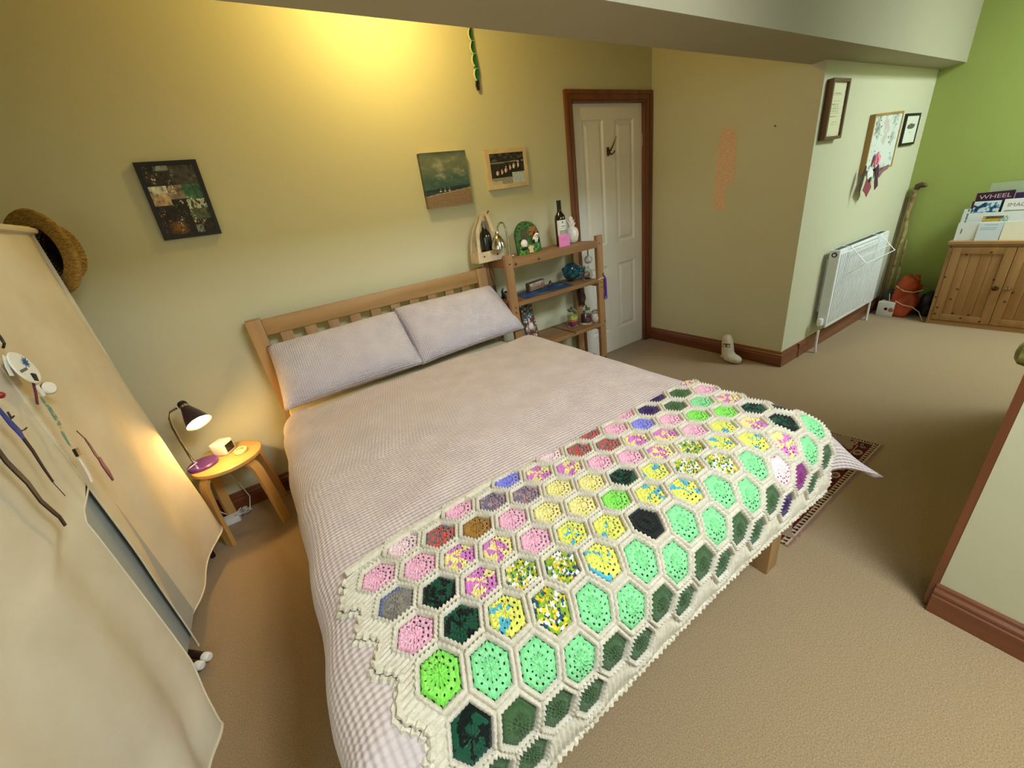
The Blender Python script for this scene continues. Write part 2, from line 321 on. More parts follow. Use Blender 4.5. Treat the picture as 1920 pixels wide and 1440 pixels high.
# ------------------------------------------------------------------ bed
HX0, HX1 = -3.217, -1.79
bed = thing('bed', 'oak slatted double bed frame standing against the back wall', 'bed', (-2.5, -1.05, 0))
for x in (HX0, HX1-.072): part('post', box(B(), x, x+.072, -.105, -.035, 0, 1.045, .003), OAKZ, bed)
for x in (HX0, HX1-.072): part('leg', box(B(), x, x+.07, -2.045, -1.975, 0, .36, .003), OAKZ, bed)
part('top_rail', box(B(), HX0+.072, HX1-.072, -.095, -.055, .955, 1.037, .004), OAK, bed)
part('lower_rail', box(B(), HX0+.072, HX1-.072, -.09, -.06, .42, .50, .003), OAK, bed)
n = 11; gap = .062; sw = (HX1-HX0-.144-n*gap)/(n-1)
for k in range(n-1):
    x = HX0+.072+gap*(k+1)+sw*k
    part('slat', box(B(), x, x+sw, -.085, -.063, .50, .955, .002), OAKZ, bed)
for x in (HX0+.01, HX1-.035): part('side_rail', box(B(), x, x+.025, -1.975, -.105, .2, .34, .003), OAKY, bed)
part('foot_rail', box(B(), HX0+.07, HX1-.07, -2.03, -2.0, .2, .34, .003), OAK, bed)
part('base_board', box(B(), HX0+.036, HX1-.036, -1.99, -.11, .30, .33), PINE, bed, False)
single('mattress', box(B(), HX0+.03, HX1-.03, -1.985, -.115, .335, .565, .035), SHEET, 'mattress in a cream fitted sheet showing as a strip below the pillows', 'mattress', (-2.5, -1.05, .335))

def roll(q, r, fl):
    if q <= 0: return 0, 0
    tm = PI/2-fl
    if q < r*tm: return r*math.sin(q/r), r*(1-math.cos(q/r))
    e = q-r*tm; return r*math.sin(tm)+e*math.sin(fl), r*(1-math.cos(tm))+e*math.cos(fl)
def drape(s, y, off=0, L0=-3.12, R0=-1.76, F0=1.97, ZT=.605, corner=0, lf=.12):
    """a cloth laid over the bed: s across, y along (flat measures past the rolled edges)"""
    x, t, os, ds, of, df = s, -y, 0, 0, 0, 0
    if s < L0: os, ds = roll(L0-s, .11+off, lf); x = L0-os
    elif s > R0: os, ds = roll(s-R0, .11+off, .22); x = R0+os
    yy = y
    if t > F0: of, df = roll(t-F0, .11+off, .1); yy = -(F0+of)
    c = corner*min(ds, .3)*min(df, .3)
    if c: x += c*(1 if s > R0 else -1); yy -= c
    d = math.hypot(ds, df); e = max(0, 1-d/.05)
    return Vector((x - (off if s < L0 else -off if s > R0 else 0)*0, yy, ZT-d+off*e))
# duvet: hem runs low at the left, short at the right and foot
def duvet_fn(u, v):
    tl = .385+v*(2.21-.385)                                  # along, from head hem to foot hem
    hang = .17+.36*max(0, min(1, (tl-.40)/.75))
    s = -3.12-hang + u*((-1.76+.235)-(-3.12-hang))
    y = -tl
    p = drape(s, y, 0, corner=3.8 if s > -2.4 else 1.0)
    inner = max(0, min(1, (s+3.2)/.1))*max(0, min(1, (-1.7-s)/.1))
    b_ = noise.noise((s*1.7, y*1.5, 1))*.010
    wr = nz(s*1.1+y*.9, y*2.6-s*1.3, 3, 2.2)*.007 + noise.noise((s*5+y*2, y*9-s*3, 8))*.006 + b_
    fade = 1-.9*max(0, min(1, (tl-1.5)/.12)); p.z += (wr-b_)*inner*fade+b_*inner
    side = 1-inner
    p.x += side*(noise.noise((0, y*4, 5))*.018+noise.noise((s*6, y*9, 5))*.006)*(1 if s < -2.5 else -.4)
    if tl < .45: p.z -= (1-(tl-.385)/.065)**2*.022*(1 if s > -3.1 else .2)
    if tl > 2.0 and s < -3.0: p.y += .02*noise.noise((s*7, y*7, 2))
    return p
def duvet_uv(u, v): return (u*2.0, v*1.9)
bm = grid(B(), 170, 160, duvet_fn, duvet_uv)
dv = single('duvet', bm, DUVET, 'pale mauve waffle weave duvet spread over the double bed', 'duvet', (-2.45, -1.3, .605), ang=180)
md = dv.modifiers.new('thickness', 'SOLIDIFY'); md.thickness = .022; md.offset = 0
# pillows leaning on the headboard
def pillow(name, bl, br, tr, tl, label, seed):
    bl, br, tr, tl = map(Vector, (bl, br, tr, tl)); nrm = (br-bl).cross(tl-bl).normalized(); bm = B(); n = 36
    for side in (1, -1):
        def fn(u, v):
            p = bl*(1-u)*(1-v)+br*u*(1-v)+tr*u*v+tl*(1-u)*v
            a, b = min(u, 1-u), min(v, 1-v); e = min(1, a/.05)*min(1, b/.08)
            puff = (1-(2*u-1)**4)**.55*(1-(2*v-1)**4)**.55
            h = .088*puff*side + .012*noise.noise((u*4+seed, v*3, side))*e + .004*noise.noise((u*12+seed, v*9, side))*e
            pull = .025*(1-abs(2*u-1)**2); w2 = .03*(1-abs(2*v-1)**2)
            q = p + nrm*(h+.0) + (tl-bl).normalized()*(.3*pull*(1 if v < .5 else -1)*abs(2*v-1)**3) + (br-bl).normalized()*(.3*w2*(1 if u < .5 else -1)*abs(2*u-1)**3)
            q += nrm*.008*noise.noise((u*9+seed, v*9, 4))*(1-e)
            return q
        grid(bm, n, n, fn, lambda u, v: (u*.72, v*.5))
    bmesh.ops.remove_doubles(bm, verts=bm.verts, dist=.0005)
    c = (bl+br)/2; return single(name, bm, PILLOW, label, 'pillow', c, ang=180, group='pillows against the headboard')
pillow('pillow', (-3.195, -.355, .615), (-2.425, -.335, .615), (-2.455, -.118, .918), (-3.165, -.118, .905), 'left mauve waffle pillow leaning on the headboard beside the lamp', 1)
pillow('pillow', (-2.45, -.345, .615), (-1.695, -.352, .635), (-1.785, -.118, .925), (-2.475, -.12, .935), 'right mauve waffle pillow leaning on the headboard by the shelves', 5)

# ------------------------------------------------------------------ crochet blanket, folded double over the foot of the bed
QX = [[-2.90313, -1.68742], [.54228, -.22216], [.0636, -.55902], [-.0258, -.02395], [-.07793, -.01692], [-.02235, -.00801]]
def lat(i, j):
    a, b = i/6, j/6; k = (1, a, b, a*a, a*b, b*b)
    return sum(c*q[0] for c, q in zip(k, QX)), sum(c*q[1] for c, q in zip(k, QX))
def blanket(i, j, off):
    r_ = i+2*j
    if r_ > 12.95: j -= (r_-12.95)/2
    s, y = lat(i, j); ov = max(0, y+1.592); y -= ov*1.3          # past the fold line the cloth turns under
    p = drape(s, y, off, corner=0)
    n = Vector((0, 0, 1)); e = .02
    px, py = drape(s+e, y, off), drape(s, y-e, off)
    n = (py-p).cross(px-p); n = n.normalized() if n.length > 1e-9 else Vector((0, 0, 1))
    if n.z < 0 and n.y > 0: n = -n
    q = p + n*(.016+off) 
    q.z -= min(.022, ov*.9)
    q.z += .004*noise.noise((s*3, y*3, 1)) + noise.noise((s*1.7, y*1.5, 1))*.010*max(0, min(1, (2.02+y)/.1))*max(0, min(1, (s+3.2)/.1))
    return q
ROWS = {-7: (13, 'Q'), -6: (11, 'UOP'), -5: (9, 'PUOGQD'), -4: (7, 'RPLPAADD'), -3: (5, 'WRRQQPBQDG'), -2: (3, 'LQQPPQVBBQGO'), -1: (1, 'PMMYYDBVVGWTO'),
        0: (-1, 'WRNPYYABBGGOU'), 1: (-2, 'PPQQPBBKGGOO'), 2: (-2, 'CDQVVBGGOO'), 3: (-2, 'PDBVGGOO'), 4: (-2, 'AGGGOO'), 5: (-2, 'DOOO'), 6: (-2, 'OO')}
PAL = {'P': ['f8c0d2', 'f5b4c9'], 'W': ['f6dcdc', 'f4d2d6'], 'L': ['8c8ce2', '7f7fd8'], 'Y': ['f5ea9c', 'f0e28e'], 'D': ['154a32', '08160f', '0d2a1e'], 'K': ['151716', '1d211f'],
       'A': ['95ea62', '84dd54'], 'G': ['98eca4', '8ae097'], 'O': ['45643a', '3d5833'], 'U': ['3a1f58', '32194e'], 'T': ['8a2f78', '7c2a6c'], 'N': ['a57a34', '96692a'],
       'R': ['cf4a3c', '77706c', 'd8564a', '6b6668'], 'Q': ['ecdc8e', 'd27cc0', 'cf74ba', 'f0e29a'], 'B': ['e6e66a', 'dfe05e', 'e9e874', '5ab6cc'], 'V': ['7f9f2c', 'e8c832', '8fae38', 'eef0e4', '2d5668'],
       'M': ['6d6e80', 'a8828a', '747080', 'b08a88'], 'C': ['8c8478', '7d7870', '5f6c96']}
PAL = {k: [lin(c) for c in v] for k, v in PAL.items()}
bl = thing('crochet_blanket', 'hexagon patchwork crochet blanket folded over the foot of the bed', 'blanket', (-2.45, -1.9, .63))
NB = [(1, 0), (0, 1), (-1, 1), (-1, 0), (0, -1), (1, -1)]
HV = [((NB[k][0]+NB[(k+1) % 6][0])/3, (NB[k][1]+NB[(k+1) % 6][1])/3) for k in range(6)]
def hexpt(t, rad, round_=0):                       # t in 0..1 round the hexagon, rad 1 = shared cell border
    t = t % 1; k = int(t*6) % 6; f = t*6-int(t*6); a, b = HV[k], HV[(k+1) % 6]
    x, y = a[0]*(1-f)+b[0]*f, a[1]*(1-f)+b[1]*f
    if round_:
        # true distance in the lattice metric: pull towards a circle
        d = math.sqrt(x*x+x*y+y*y); g = .5/d; x, y = x*(1-round_)+x*g*round_, y*(1-round_)+y*g*round_
    return x*rad, y*rad
def motif(ci, cj, key, rnd):
    bm = B(); L = bm.loops.layers.float_color.new('Col'); NS = 48; rad = [.04, .10, .17, .24, .31, .38, .45, .52, .59, .66, .73, .79]; pal = PAL[key]; rings = []
    for q, r in enumerate(rad):
        ring = []
        for k in range(NS):
            t = k/NS; x, y = hexpt(t, r, .75*(1-r/.8))
            nst = 6 if r < .15 else 12 if r < .36 else 24
            g = .5+.5*math.cos(2*PI*(t*nst)); gr = .5+.5*math.cos(2*PI*(q/3.0))
            h = .0032+.0034*g*(.3+.7*gr)-(.003 if q == len(rad)-1 else 0)
            if r > .2 and q % 3 == 1 and g < .2: h -= .0015
            ring.append(bm.verts.new(blanket(ci+x, cj+y, h)))
        rings.append(ring)
    cen = bm.verts.new(blanket(ci, cj, .003))
    lum = {'P': .9, 'W': .92, 'Y': .9, 'G': .84, 'A': .9, 'B': .92}.get(key, 1)
    def colr(t, q):
        nst = 6 if q < 3 else 12 if q < 7 else 24; c = int(t*nst); s = rnd
        if key in 'RMV': z = noise.noise((c*.9+s*13, q//2*1.3+s*7, s))*.5+.5; col = pal[int(max(0, min(.999, (z-.2)/.6))*len(pal))]
        elif key in 'QB':
            z = noise.noise((math.cos(2*PI*t)*1.3+s*11, math.sin(2*PI*t)*1.3, q*.16+s*5))
            if key == 'Q': col = pal[0] if z > .02 else pal[1]
            else: col = pal[3] if z > .30 else pal[0]
        elif key in 'DC': z = noise.noise((math.cos(2*PI*t)*1.2+s*11, math.sin(2*PI*t)*1.2, q*.2+s*5)); col = pal[0] if z > .0 else pal[-2 if key == 'C' else 1]
        else: col = pal[(q//3) % 2]
        if key == 'C' and q > 8 and .3 < t < .7: col = pal[2]
        v = lum*(1+.22*noise.noise((c*3.1, q*2.2, s*9))); return (col[0]*v, col[1]*v, col[2]*v, 1)
    for k in range(NS):
        f = bm.faces.new((cen, rings[0][k], rings[0][(k+1) % NS]))
        for lp in f.loops: lp[L] = colr(k/NS, 0)
        for q in range(len(rad)-1):
            if key not in 'DOKUTC' and q % 3 == 1 and q > 2 and (k+(q//3)*2) % (3 if q == 10 else 4) == 2: continue          # the small openings between stitches
            f = bm.faces.new((rings[q][k], rings[q+1][k], rings[q+1][(k+1) % NS], rings[q][(k+1) % NS])); cc = colr(k/NS, q+1)
            for lp in f.loops: lp[L] = cc
    return bm
def surround(bm, ci, cj, full=False):
    NS = 60; prof = [(.77, .001), (.82, .0055), (.88, .008), (.94, .0065), (1.0, .0035)]
    if full: prof = [(.02, .004), (.2, .006), (.4, .004), (.6, .006)]+prof
    rings = []
    for r, h in prof:
        rings.append([bm.verts.new(blanket(ci+hexpt(k/NS, r)[0], cj+hexpt(k/NS, r)[1], h+(.0030 if k % 2 else -.0012)*(1 if r < .97 else .2))) for k in range(NS)])
    for a, b in zip(rings, rings[1:]):
        for k in range(NS): bm.faces.new((a[k], a[(k+1) % NS], b[(k+1) % NS], b[k]))
    if full: bm.faces.new(rings[0])
net = B(); cells = {}
for j, (i0, s) in ROWS.items():
    for k, key in enumerate(s): cells[(i0+k, j)] = key
for (i, j), key in cells.items():
    surround(net, i, j)
fillers = set()
for (i, j) in cells:
    for a, b in NB:
        c = (i+a, j+b); r = c[0]+2*c[1]
        if c not in cells and r >= 11 and -3 <= c[0] <= 14: fillers.add(c)
for c in fillers:
    pass
part('crochet_net', net, CREAMYARN, bl, True, 'cream crochet borders joining the hexagons', ang=180)
rn = random.Random(3)
for (i, j), key in cells.items():
    part('hexagon', motif(i, j, key, rn.random()*9), YARN, bl, True, ang=180)
def lefte(v, out=.36):                                  # left rim: follows the hexagons, then a plain crochet margin
    r = -1.3+v*13.6; z = 1-abs(((r+1) % 2)-1); z = z*z*(3-2*z); return -2.33-.33*z-out, r
# underside layer with the bumpy edging
def under(u, v):
    r = -1.5+v*(13.7); c = lefte(v*.98+.02, .50)[0]*(1-u)+14.85*u
    return blanket(c, (min(r, 12.6)-c)/2, -.008)
part('underside', grid(B(), 90, 80, under), CREAMYARN, bl, True, ang=180)
def edge_line(pts, r=.0065):
    out = []
    for k, p in enumerate(pts): out.append(p+Vector((0, 0, .002*math.sin(k*2.1))))
    return tube(B(), out, [r*(1+.45*math.sin(k*1.9)) for k in range(len(out))], 6)
def hemr(c): d = abs(((c+2) % 2)-1); return 12 if d < 1/3 else 11 if d > 2/3 else 12-(d-1/3)*3
def brim(u, v):
    c = -2.75+17.4*v; b = hemr(c)-.08; r = b+(12.72-b)*u; return blanket(c, (r-c)/2, .003+.004*math.sin(u*PI)**2+.0016*math.sin(v*700+u*3)*(u < .97))
part('margin', grid(B(), 8, 420, brim), CREAMYARN, bl, True, 'plain cream crochet margin along the lower edge', ang=180)
pts = [blanket(c, (12.74+.05*math.sin(c*9)-c)/2, .003) for c in [(-2.8+k*.06) for k in range(292)]]
part('edging', edge_line(pts), CREAMYARN, bl, True)
def lrim(u, v):
    c, r = lefte(v, -.06+.42*u); return blanket(c, (r-c)/2, .003+.003*(1-u)+.0016*math.sin(v*400)*(u < .98))
part('margin', grid(B(), 6, 260, lrim), CREAMYARN, bl, True, 'cream scalloped left margin', ang=180)
def rrim(u, v):
    r = -.5+v*12.8; z = 1-abs(((r+1) % 2)-1); c = 14.33+.33*z-.05+.33*u; return blanket(c, (r-c)/2, .004)
part('margin', grid(B(), 5, 120, rrim), CREAMYARN, bl, True, ang=180)
pts = [blanket(lefte(k/150)[0], (lefte(k/150)[1]-lefte(k/150)[0])/2, .002) for k in range(151)]
part('edging', edge_line(pts), CREAMYARN, bl, True)
pts = [(lambda c, r: blanket(c, (r-c)/2, -.003))(*lefte(k/150, .50)) for k in range(151)]
part('edging', edge_line(pts, .007), CREAMYARN, bl, True)
pts = [blanket(14.62+.33*(1-abs(((r+1) % 2)-1)), (r-14.72)/2, .002) for r in [k/150*12.3 for k in range(151)]]
part('edging', edge_line(pts), CREAMYARN, bl, True)
def trim_top(u, v):
    c = -2.6+17.1*v; d = abs(((c+2) % 2)-1); t = -2 if d < 1/3 else -1 if d > 2/3 else -2+(d-1/3)*3; r = t+.08+(-1.75-t-.08)*u; return blanket(c, (r-c)/2, .003+.0016*math.sin(v*700)*(u < .97))
part('margin', grid(B(), 5, 420, trim_top), CREAMYARN, bl, True, ang=180)
pts = [blanket(c, (-1.62-c)/2, .004) for c in [(-2.6+k*.12) for k in range(145)]]
part('edging', tube(B(), pts, .010, 6), CREAMYARN, bl, True)

# ------------------------------------------------------------------ bedside stool and what is on it
SX, SY, SZ = -3.53, -.19, .425
st = thing('bedside_stool', 'round bentwood birch stool used as a bedside table', 'stool', (SX, SY, 0))
part('seat', lathe(B(), [(0, SZ-.024), (.154, SZ-.024), (.160, SZ-.02), (.162, SZ-.012), (.160, SZ-.003), (.155, SZ), (0, SZ)], (SX, SY, 0), n=48), BIRCH, st)
for ax, ay in ((-1, -1), (1, -1), (-1, 1), (1, 1)):
    bm = B(); d = Vector((ax, ay, 0)).normalized(); s = Vector((-d.y, d.x, 0)); path = []
    for r, z in [(.03, SZ-.034), (.11, SZ-.034), (.135, SZ-.039), (.152, SZ-.052), (.162, SZ-.075), (.167, SZ-.11), (.178, .2), (.188, 0)]: path.append(Vector((SX, SY, z))+d*r)
    R = []
    for k, p in enumerate(path):
        t = (path[min(k+1, 7)]-path[max(k-1, 0)]).normalized(); nn = t.cross(s); wd = .023
        if k == 7: t = Vector((0, 0, -1)); nn = Vector((d.x, d.y, 0))*-1 if nn.dot(d) < 0 else d
        R.append([bm.verts.new(p+s*a*wd+nn*b*.0095) for a, b in ((-1, -1), (1, -1), (1, 1), (-1, 1))])
    for a, b in zip(R, R[1:]):
        for k in range(4): bm.faces.new((a[k], a[(k+1) % 4], b[(k+1) % 4], b[k]))
    bm.faces.new(R[0][::-1]); bm.faces.new(R[-1]); part('leg', bm, BIRCHZ, st, ang=50)
lx, ly, lz = -3.627, -.20, SZ
lp = thing('bedside_lamp', 'lit gooseneck lamp with dark shade and purple base on the bedside stool', 'lamp', (lx, ly, lz))
part('base', lathe(B(), [(0, 0), (.066, 0), (.068, .004), (.068, .012), (.062, .018), (.02, .021), (0, .021)], (lx, ly, lz), n=40), PURPLE, lp)
sx0, sy0 = lx-.033, ly+.015
part('stem', tube(B(), [(sx0, sy0, lz+.018), (sx0-.002, sy0, .50), (sx0-.004, sy0, .58), (sx0-.002, sy0-.004, .66), (sx0+.008, sy0-.012, .71), (sx0+.028, sy0-.024, .742), (sx0+.055, sy0-.03, .752)], .0055), CHROME, lp)
ap, dr = Vector((-3.578, -.212, .757)), Vector((.32, -.62, -.70)).normalized()
sh = part('shade', lathe(B(), [(.020, .018), (.024, .03), (.030, .045), (.041, .075), (.052, .115), (.0535, .118), (.050, .113), (.039, .075), (.028, .047), (.02, .034), (0, .034)], ap, dr, 32), mat('dark_purple_enamel', '33242c', .3, coat=.3), lp)
part('cap', lathe(B(), [(0, -.018), (.015, -.017), (.019, -.010), (.020, .004), (.020, .006), (0, .006)], ap, dr, 20), BLACK, lp)
part('collar', lathe(B(), [(.0175, .004), (.0195, .006), (.0195, .018), (.0175, .02)], ap, dr, 20), CHROME, lp)
part('shade_lining', lathe(B(), [(.0195, .036), (.0272, .048), (.0382, .0755), (.0488, .1125)], ap, dr, 32), mat('enamel_white', 'f4efe2', .4), sh)
bb = B(); sphere(bb, ap+dr*.080, .027, 16); part('bulb', bb, mat('lit_bulb', 'fff2d0', .4, emit='ffdf9a', estr=30), sh)
part('cord', tube(B(), [(sx0-.004, sy0+.006, lz+.03), (sx0+.018, sy0-.028, lz+.032), (sx0-.012, sy0-.045, lz+.026), (sx0-.045, sy0-.03, lz+.0), (-3.715, ly-.03, .36), (-3.74, -.12, .2), (-3.70, -.06, .06), (-3.66, -.08, .012)], .0022, 6), WHITE, lp)
cx, cy = -3.535, -.135
ck = thing('cube_clock', 'small white cube alarm clock on the bedside stool', 'clock', (cx, cy, SZ))
Mr = Matrix.Translation((cx, cy, SZ)) @ Matrix.Rotation(math.radians(-34), 4, 'Z')
part('case', box(B(), -.039, .039, -.039, .039, 0, .072, .012, Mr), CERAMIC, ck, ang=60)
part('display', box(B(), .0385, .0402, -.026, .026, .014, .056, .0, Mr), mat('dark_display', '23261f', .2), ck, False)
pk = thing('charging_puck', 'flat cream oval box with a small emblem on the bedside stool', 'box', (-3.462, -.195, SZ))
part('body', lathe(B(), [(0, 0), (.036, 0), (.039, .005), (.038, .012), (.033, .015), (0, .0155)], (-3.462, -.195, SZ), n=32, sx=1.12, sy=.8), mat('cream_plastic', 'ecdca0', .4), pk)
part('emblem', tube(B(), [(-3.478, -.195, SZ+.0165), (-3.472, -.185, SZ+.0165), (-3.462, -.195, SZ+.0165), (-3.452, -.185, SZ+.0165), (-3.446, -.195, SZ+.0165), (-3.455, -.205, SZ+.0165)], .0014, 5), DARKMETAL, pk)
bm = B(); box(bm, -3.74, -3.62, -.135, -.075, 0, .035, .006); ext = single('extension_block', bm, WHITE, 'white extension socket block on the carpet behind the stool', 'socket', (-3.68, -.1, 0))
cb = B()
for k in range(3): tube(cb, [(-3.62+.02*math.cos(t*.7+k)+.004*t, -.10+.03*math.sin(t*.9+k*2), .008+.01*k+.03*abs(math.sin(t*.35+k))) for t in range(14)], .0028, 5)
tube(cb, [(-3.60, -.04, .40), (-3.598, -.03, .30), (-3.57, -.03, .18), (-3.55, -.05, .08), (-3.57, -.1, .02)], .0026, 5)
single('power_cables', cb, WHITE, 'tangle of thin white cables hanging behind the stool', 'cable', (-3.58, -.07, 0))

# ------------------------------------------------------------------ canvas wardrobe on the left
WX = -3.69
wd = thing('canvas_wardrobe', 'cream canvas covered wardrobe with a split front at the left edge', 'wardrobe', (-3.95, -1.1, 0))
ZT = 1.552
def clothf(kind):
    def fn(u, v):
        z = .135+(ZT-.135)*v; lowk = max(0, 1-v)**2
        if kind == 'far':
            yl = -1.0-.055*lowk; y = -.31+(yl+.31)*u
            x = WX+.028*math.sin(u*5+1.2)*lowk+.012*math.sin(u*13+v*3)*(1-v)+.010*noise.noise((u*5, v*4, 3))*(1-v)
            if u < .12: x -= (1-u/.12)**2*.012
            z += .012*math.sin(u*9)*(1-v)
        elif kind == 'near':
            ED = [(-3.60, -1.40, .155), (-3.612, -1.35, .22), (-3.628, -1.27, .28), (-3.645, -1.225, .36), (-3.662, -1.18, .55), (-3.670, -1.158, .74), (-3.674, -1.152, .80), (-3.683, -1.012, .83), (-3.686, -1.003, .96), (-3.686, -1.003, 1.25), (-3.686, -1.003, ZT)]
            k = 0
            while k < len(ED)-2 and ED[k+1][2] < z: k += 1
            f_ = max(0, min(1, (z-ED[k][2])/(ED[k+1][2]-ED[k][2]))); e = [a*(1-f_)+b*f_ for a, b in zip(ED[k], ED[k+1])]
            y = e[1]+(-2.0-e[1])*u; g = math.exp(-(u/.45)**2); x = e[0]*g+(-3.672+.03*lowk)*(1-g)+.014*math.sin(u*15+v*2+2.2)*(1-v)*min(1, u*5)+.006*noise.noise((u*6, v*4, 7))*min(1, u*5)
            z += .02*math.sin(u*9+.4)*(1-v)*min(1, u*4)
        else:
            x = WX+(-4.28-WX)*u; y = -.312+.010*math.sin(u*12)*(1-v)
        return Vector((x, y, z))
    return fn
part('front_panel', grid(B(), 40, 50, clothf('far')), CANVAS, wd, True, 'far front panel of cream canvas', ang=180)
part('front_panel', grid(B(), 60, 50, clothf('near')), CANVAS, wd, True, 'near front panel of cream canvas billowing at its hem', ang=180)
for kind_ in ('far', 'near'):
    fn_ = clothf(kind_); part('hem', tube(B(), [fn_(k/60, 0)+Vector((.001, 0, .002)) for k in range(61)], .0035, 6), CANVAS, wd)
    part('hem', tube(B(), [fn_(1 if kind_ == 'far' else 0, k/60*.98)+Vector((.001, 0, 0)) for k in range(61)], .0025, 6), CANVAS, wd)
part('end_panel', grid(B(), 24, 30, clothf('end')), CANVAS, wd, True, ang=180)
part('inner_panel', box(B(), WX-.016, WX-.013, -1.6, -.9, .17, 1.5), mat('grey_lining', 'a9aca6', .9), wd, False)
bm = B(); box(bm, -4.28, WX+.004, -2.0, -.31, ZT-.02, ZT+.012, .008); part('top_panel', bm, CANVAS, wd, ang=60)
bm = B(); tube(bm, [(WX+.004, -.305, ZT-.005), (WX+.012, -.6, ZT-.002), (WX+.012, -1.2, ZT-.004), (WX+.01, -2.0, ZT-.004)], .011, 8); 
part('seam', bm, CANVAS, wd)
for (a, b) in (((-3.716, -1.0, .035), (-4.2, -.52, .035)), ((-3.738, -1.022, .035), (-4.2, -.60, .035))):
    p = part('frame_foot', cyl(B(), a, b, .0135, n=12), mat('brown_metal', '3a2c25', .4, .5), wd)
    d = (Vector(a)-Vector(b)).normalized(); part('end_cap', lathe(B(), [(.0145, -.002), (.0155, .004), (.015, .022), (.011, .027), (0, .028)], a, d, 14), WHITE, p)
for y in (-.36, -1.95):
    for x in (-4.24, WX-.05): part('upright', cyl(B(), (x, y, .005), (x, y, ZT-.03), .0115, n=10), mat('brown_metal', '3a2c25'), wd)

# straw hat hung over the top corner of the wardrobe
hc, ha = Vector((-3.715, -.262, 1.475)), Vector((.60, .80, -.06)).normalized()
STRAW = mat('straw', 'c09a4c', .8, color2='8a6828', scale=70, stretch=(1, 1, 5), ramp=(.38, .6), bump=.9, bscale=95, bdist=.008)
hat = thing('straw_hat', 'brown straw sun hat hung over the top corner of the canvas wardrobe', 'hat', hc)
part('brim', lathe(B(), [(.088, .0)]+[(.09+.0045*k, -.006+.00012*(k-5)**2*.7-.0016*(k % 2)) for k in range(12)]+[(.146, .008), (.144, .012)]+[(.139-.0045*k, .004+.0016*(k % 2)) for k in range(11)]+[(.088, .008)], hc, ha, 48, sx=.92, sy=1.05), STRAW, hat, ang=180)
part('crown', lathe(B(), [(.088, .0), (.091, .02), (.089, .05), (.083, .078), (.070, .092), (.04, .099), (0, .10)], hc, ha, 48, sx=.92, sy=1.05), STRAW, hat, True, ang=180)
part('lining', lathe(B(), [(.086, .002), (.086, .05), (.079, .076), (.066, .089), (.04, .095), (0, .096)], hc, ha, 40, sx=.92, sy=1.05), mat('dark_straw_lining', '3d2a1c', .9, color2='241812', scale=60), hat, ang=180)
bm = B(); u_, v_, _ = frame_axes(ha)
for q, (zz, rr) in enumerate(((.012, .092), (.024, .0925), (.036, .092), (.048, .091), (.06, .089), (.072, .0865))):
    for k in range(40):
        a = 2*PI*(k+.5*(q % 2))/40; sphere(bm, hc+ha*zz+u_*math.cos(a)*rr*.92+v_*math.sin(a)*rr*1.05, .0085, 6, (1, .8, 1))
part('plait', bm, STRAW, hat, kind='stuff')

# lanyards and tags hung on the wardrobe front
def ribbon(bm, pts, wid, thick=.0016, wdir=None):
    pts = [Vector(p) for p in pts]; n = len(pts); R = []
    for k, p in enumerate(pts):
        t = (pts[min(k+1, n-1)]-pts[max(k-1, 0)]).normalized(); s = t.cross(Vector((1, 0, 0)) if wdir is None else Vector(wdir)).normalized(); nn = s.cross(t)
        ww = wid[k] if isinstance(wid, (list, tuple)) else wid
        R.append([bm.verts.new(p+s*a*ww/2+nn*b*thick) for a, b in ((-1, 0), (1, 0), (1, 1), (-1, 1))])
    for a, b in zip(R, R[1:]):
        for k in range(4): bm.faces.new((a[k], a[(k+1) % 4], b[(k+1) % 4], b[k]))
    bm.faces.new(R[0][::-1]); bm.faces.new(R[-1]); return bm
HK = (-3.672, -.985, 1.26)
ba = Vector((-3.648, -1.012, 1.188))
bd = thing('round_badge', 'round white badge with a blue star hung on the wardrobe front', 'badge', ba)
part('disc', lathe(B(), [(0, 0), (.043, 0), (.045, .002), (.043, .0045), (0, .005)], ba, (1, 0, .15), 32, sx=.95, sy=1), PAPER, bd)
bm = B(); ctr = ba+Vector((.0058, .012, .012)); v = []
for k in range(16):
    r = .015 if k % 2 == 0 else .0055; a = 2*PI*k/16
    v.append((ctr.x, ctr.y+r*math.cos(a), ctr.z+r*math.sin(a)))
prism(bm, v, (.0012, 0, 0)); part('star', bm, mat('badge_blue', '1f5c96', .5), bd, False, 'blue eight pointed star')
bm = B()
box(bm, ba.x+.0055, ba.x+.0065, ba.y-.033, ba.y+.0, ba.z-.006, ba.z+.001); box(bm, ba.x+.0055, ba.x+.0065, ba.y-.03, ba.y+.018, ba.z-.013, ba.z-.0115)
part('printed_line', bm, mat('print_grey', '6a6a66', .6), bd, False)
bm = B(); ribbon(bm, [(-3.6550, -1.0333, 1.2282), (-3.6550, -1.0532, 1.2020), (-3.6550, -1.0592, 1.1822)], .014); bd2 = part('strap', bm, PAPER, bd, False)
pts = [(-3.6720, -0.9795, 1.2208), (-3.6720, -0.9586, 1.2158), (-3.6720, -0.9527, 1.1993), (-3.6720, -0.9466, 1.1824), (-3.6720, -0.9526, 1.1653), (-3.6720, -0.9750, 1.1624), (-3.6720, -0.9867, 1.1749), (-3.6720, -0.9992, 1.1904), (-3.6720, -0.9975, 1.2077)]
single('red_pouch', prism(B(), pts, (.012, 0, 0)), mat('russet_fabric', '963a20', .7), 'small russet red pouch hung beside the round badge', 'pouch', pts[0], False)
bt = Vector([(-3.6500, -0.9571, 1.1155)][0])
bu = thing('button_badge', 'small white pin button on the wardrobe front right of the star badge', 'badge', bt)
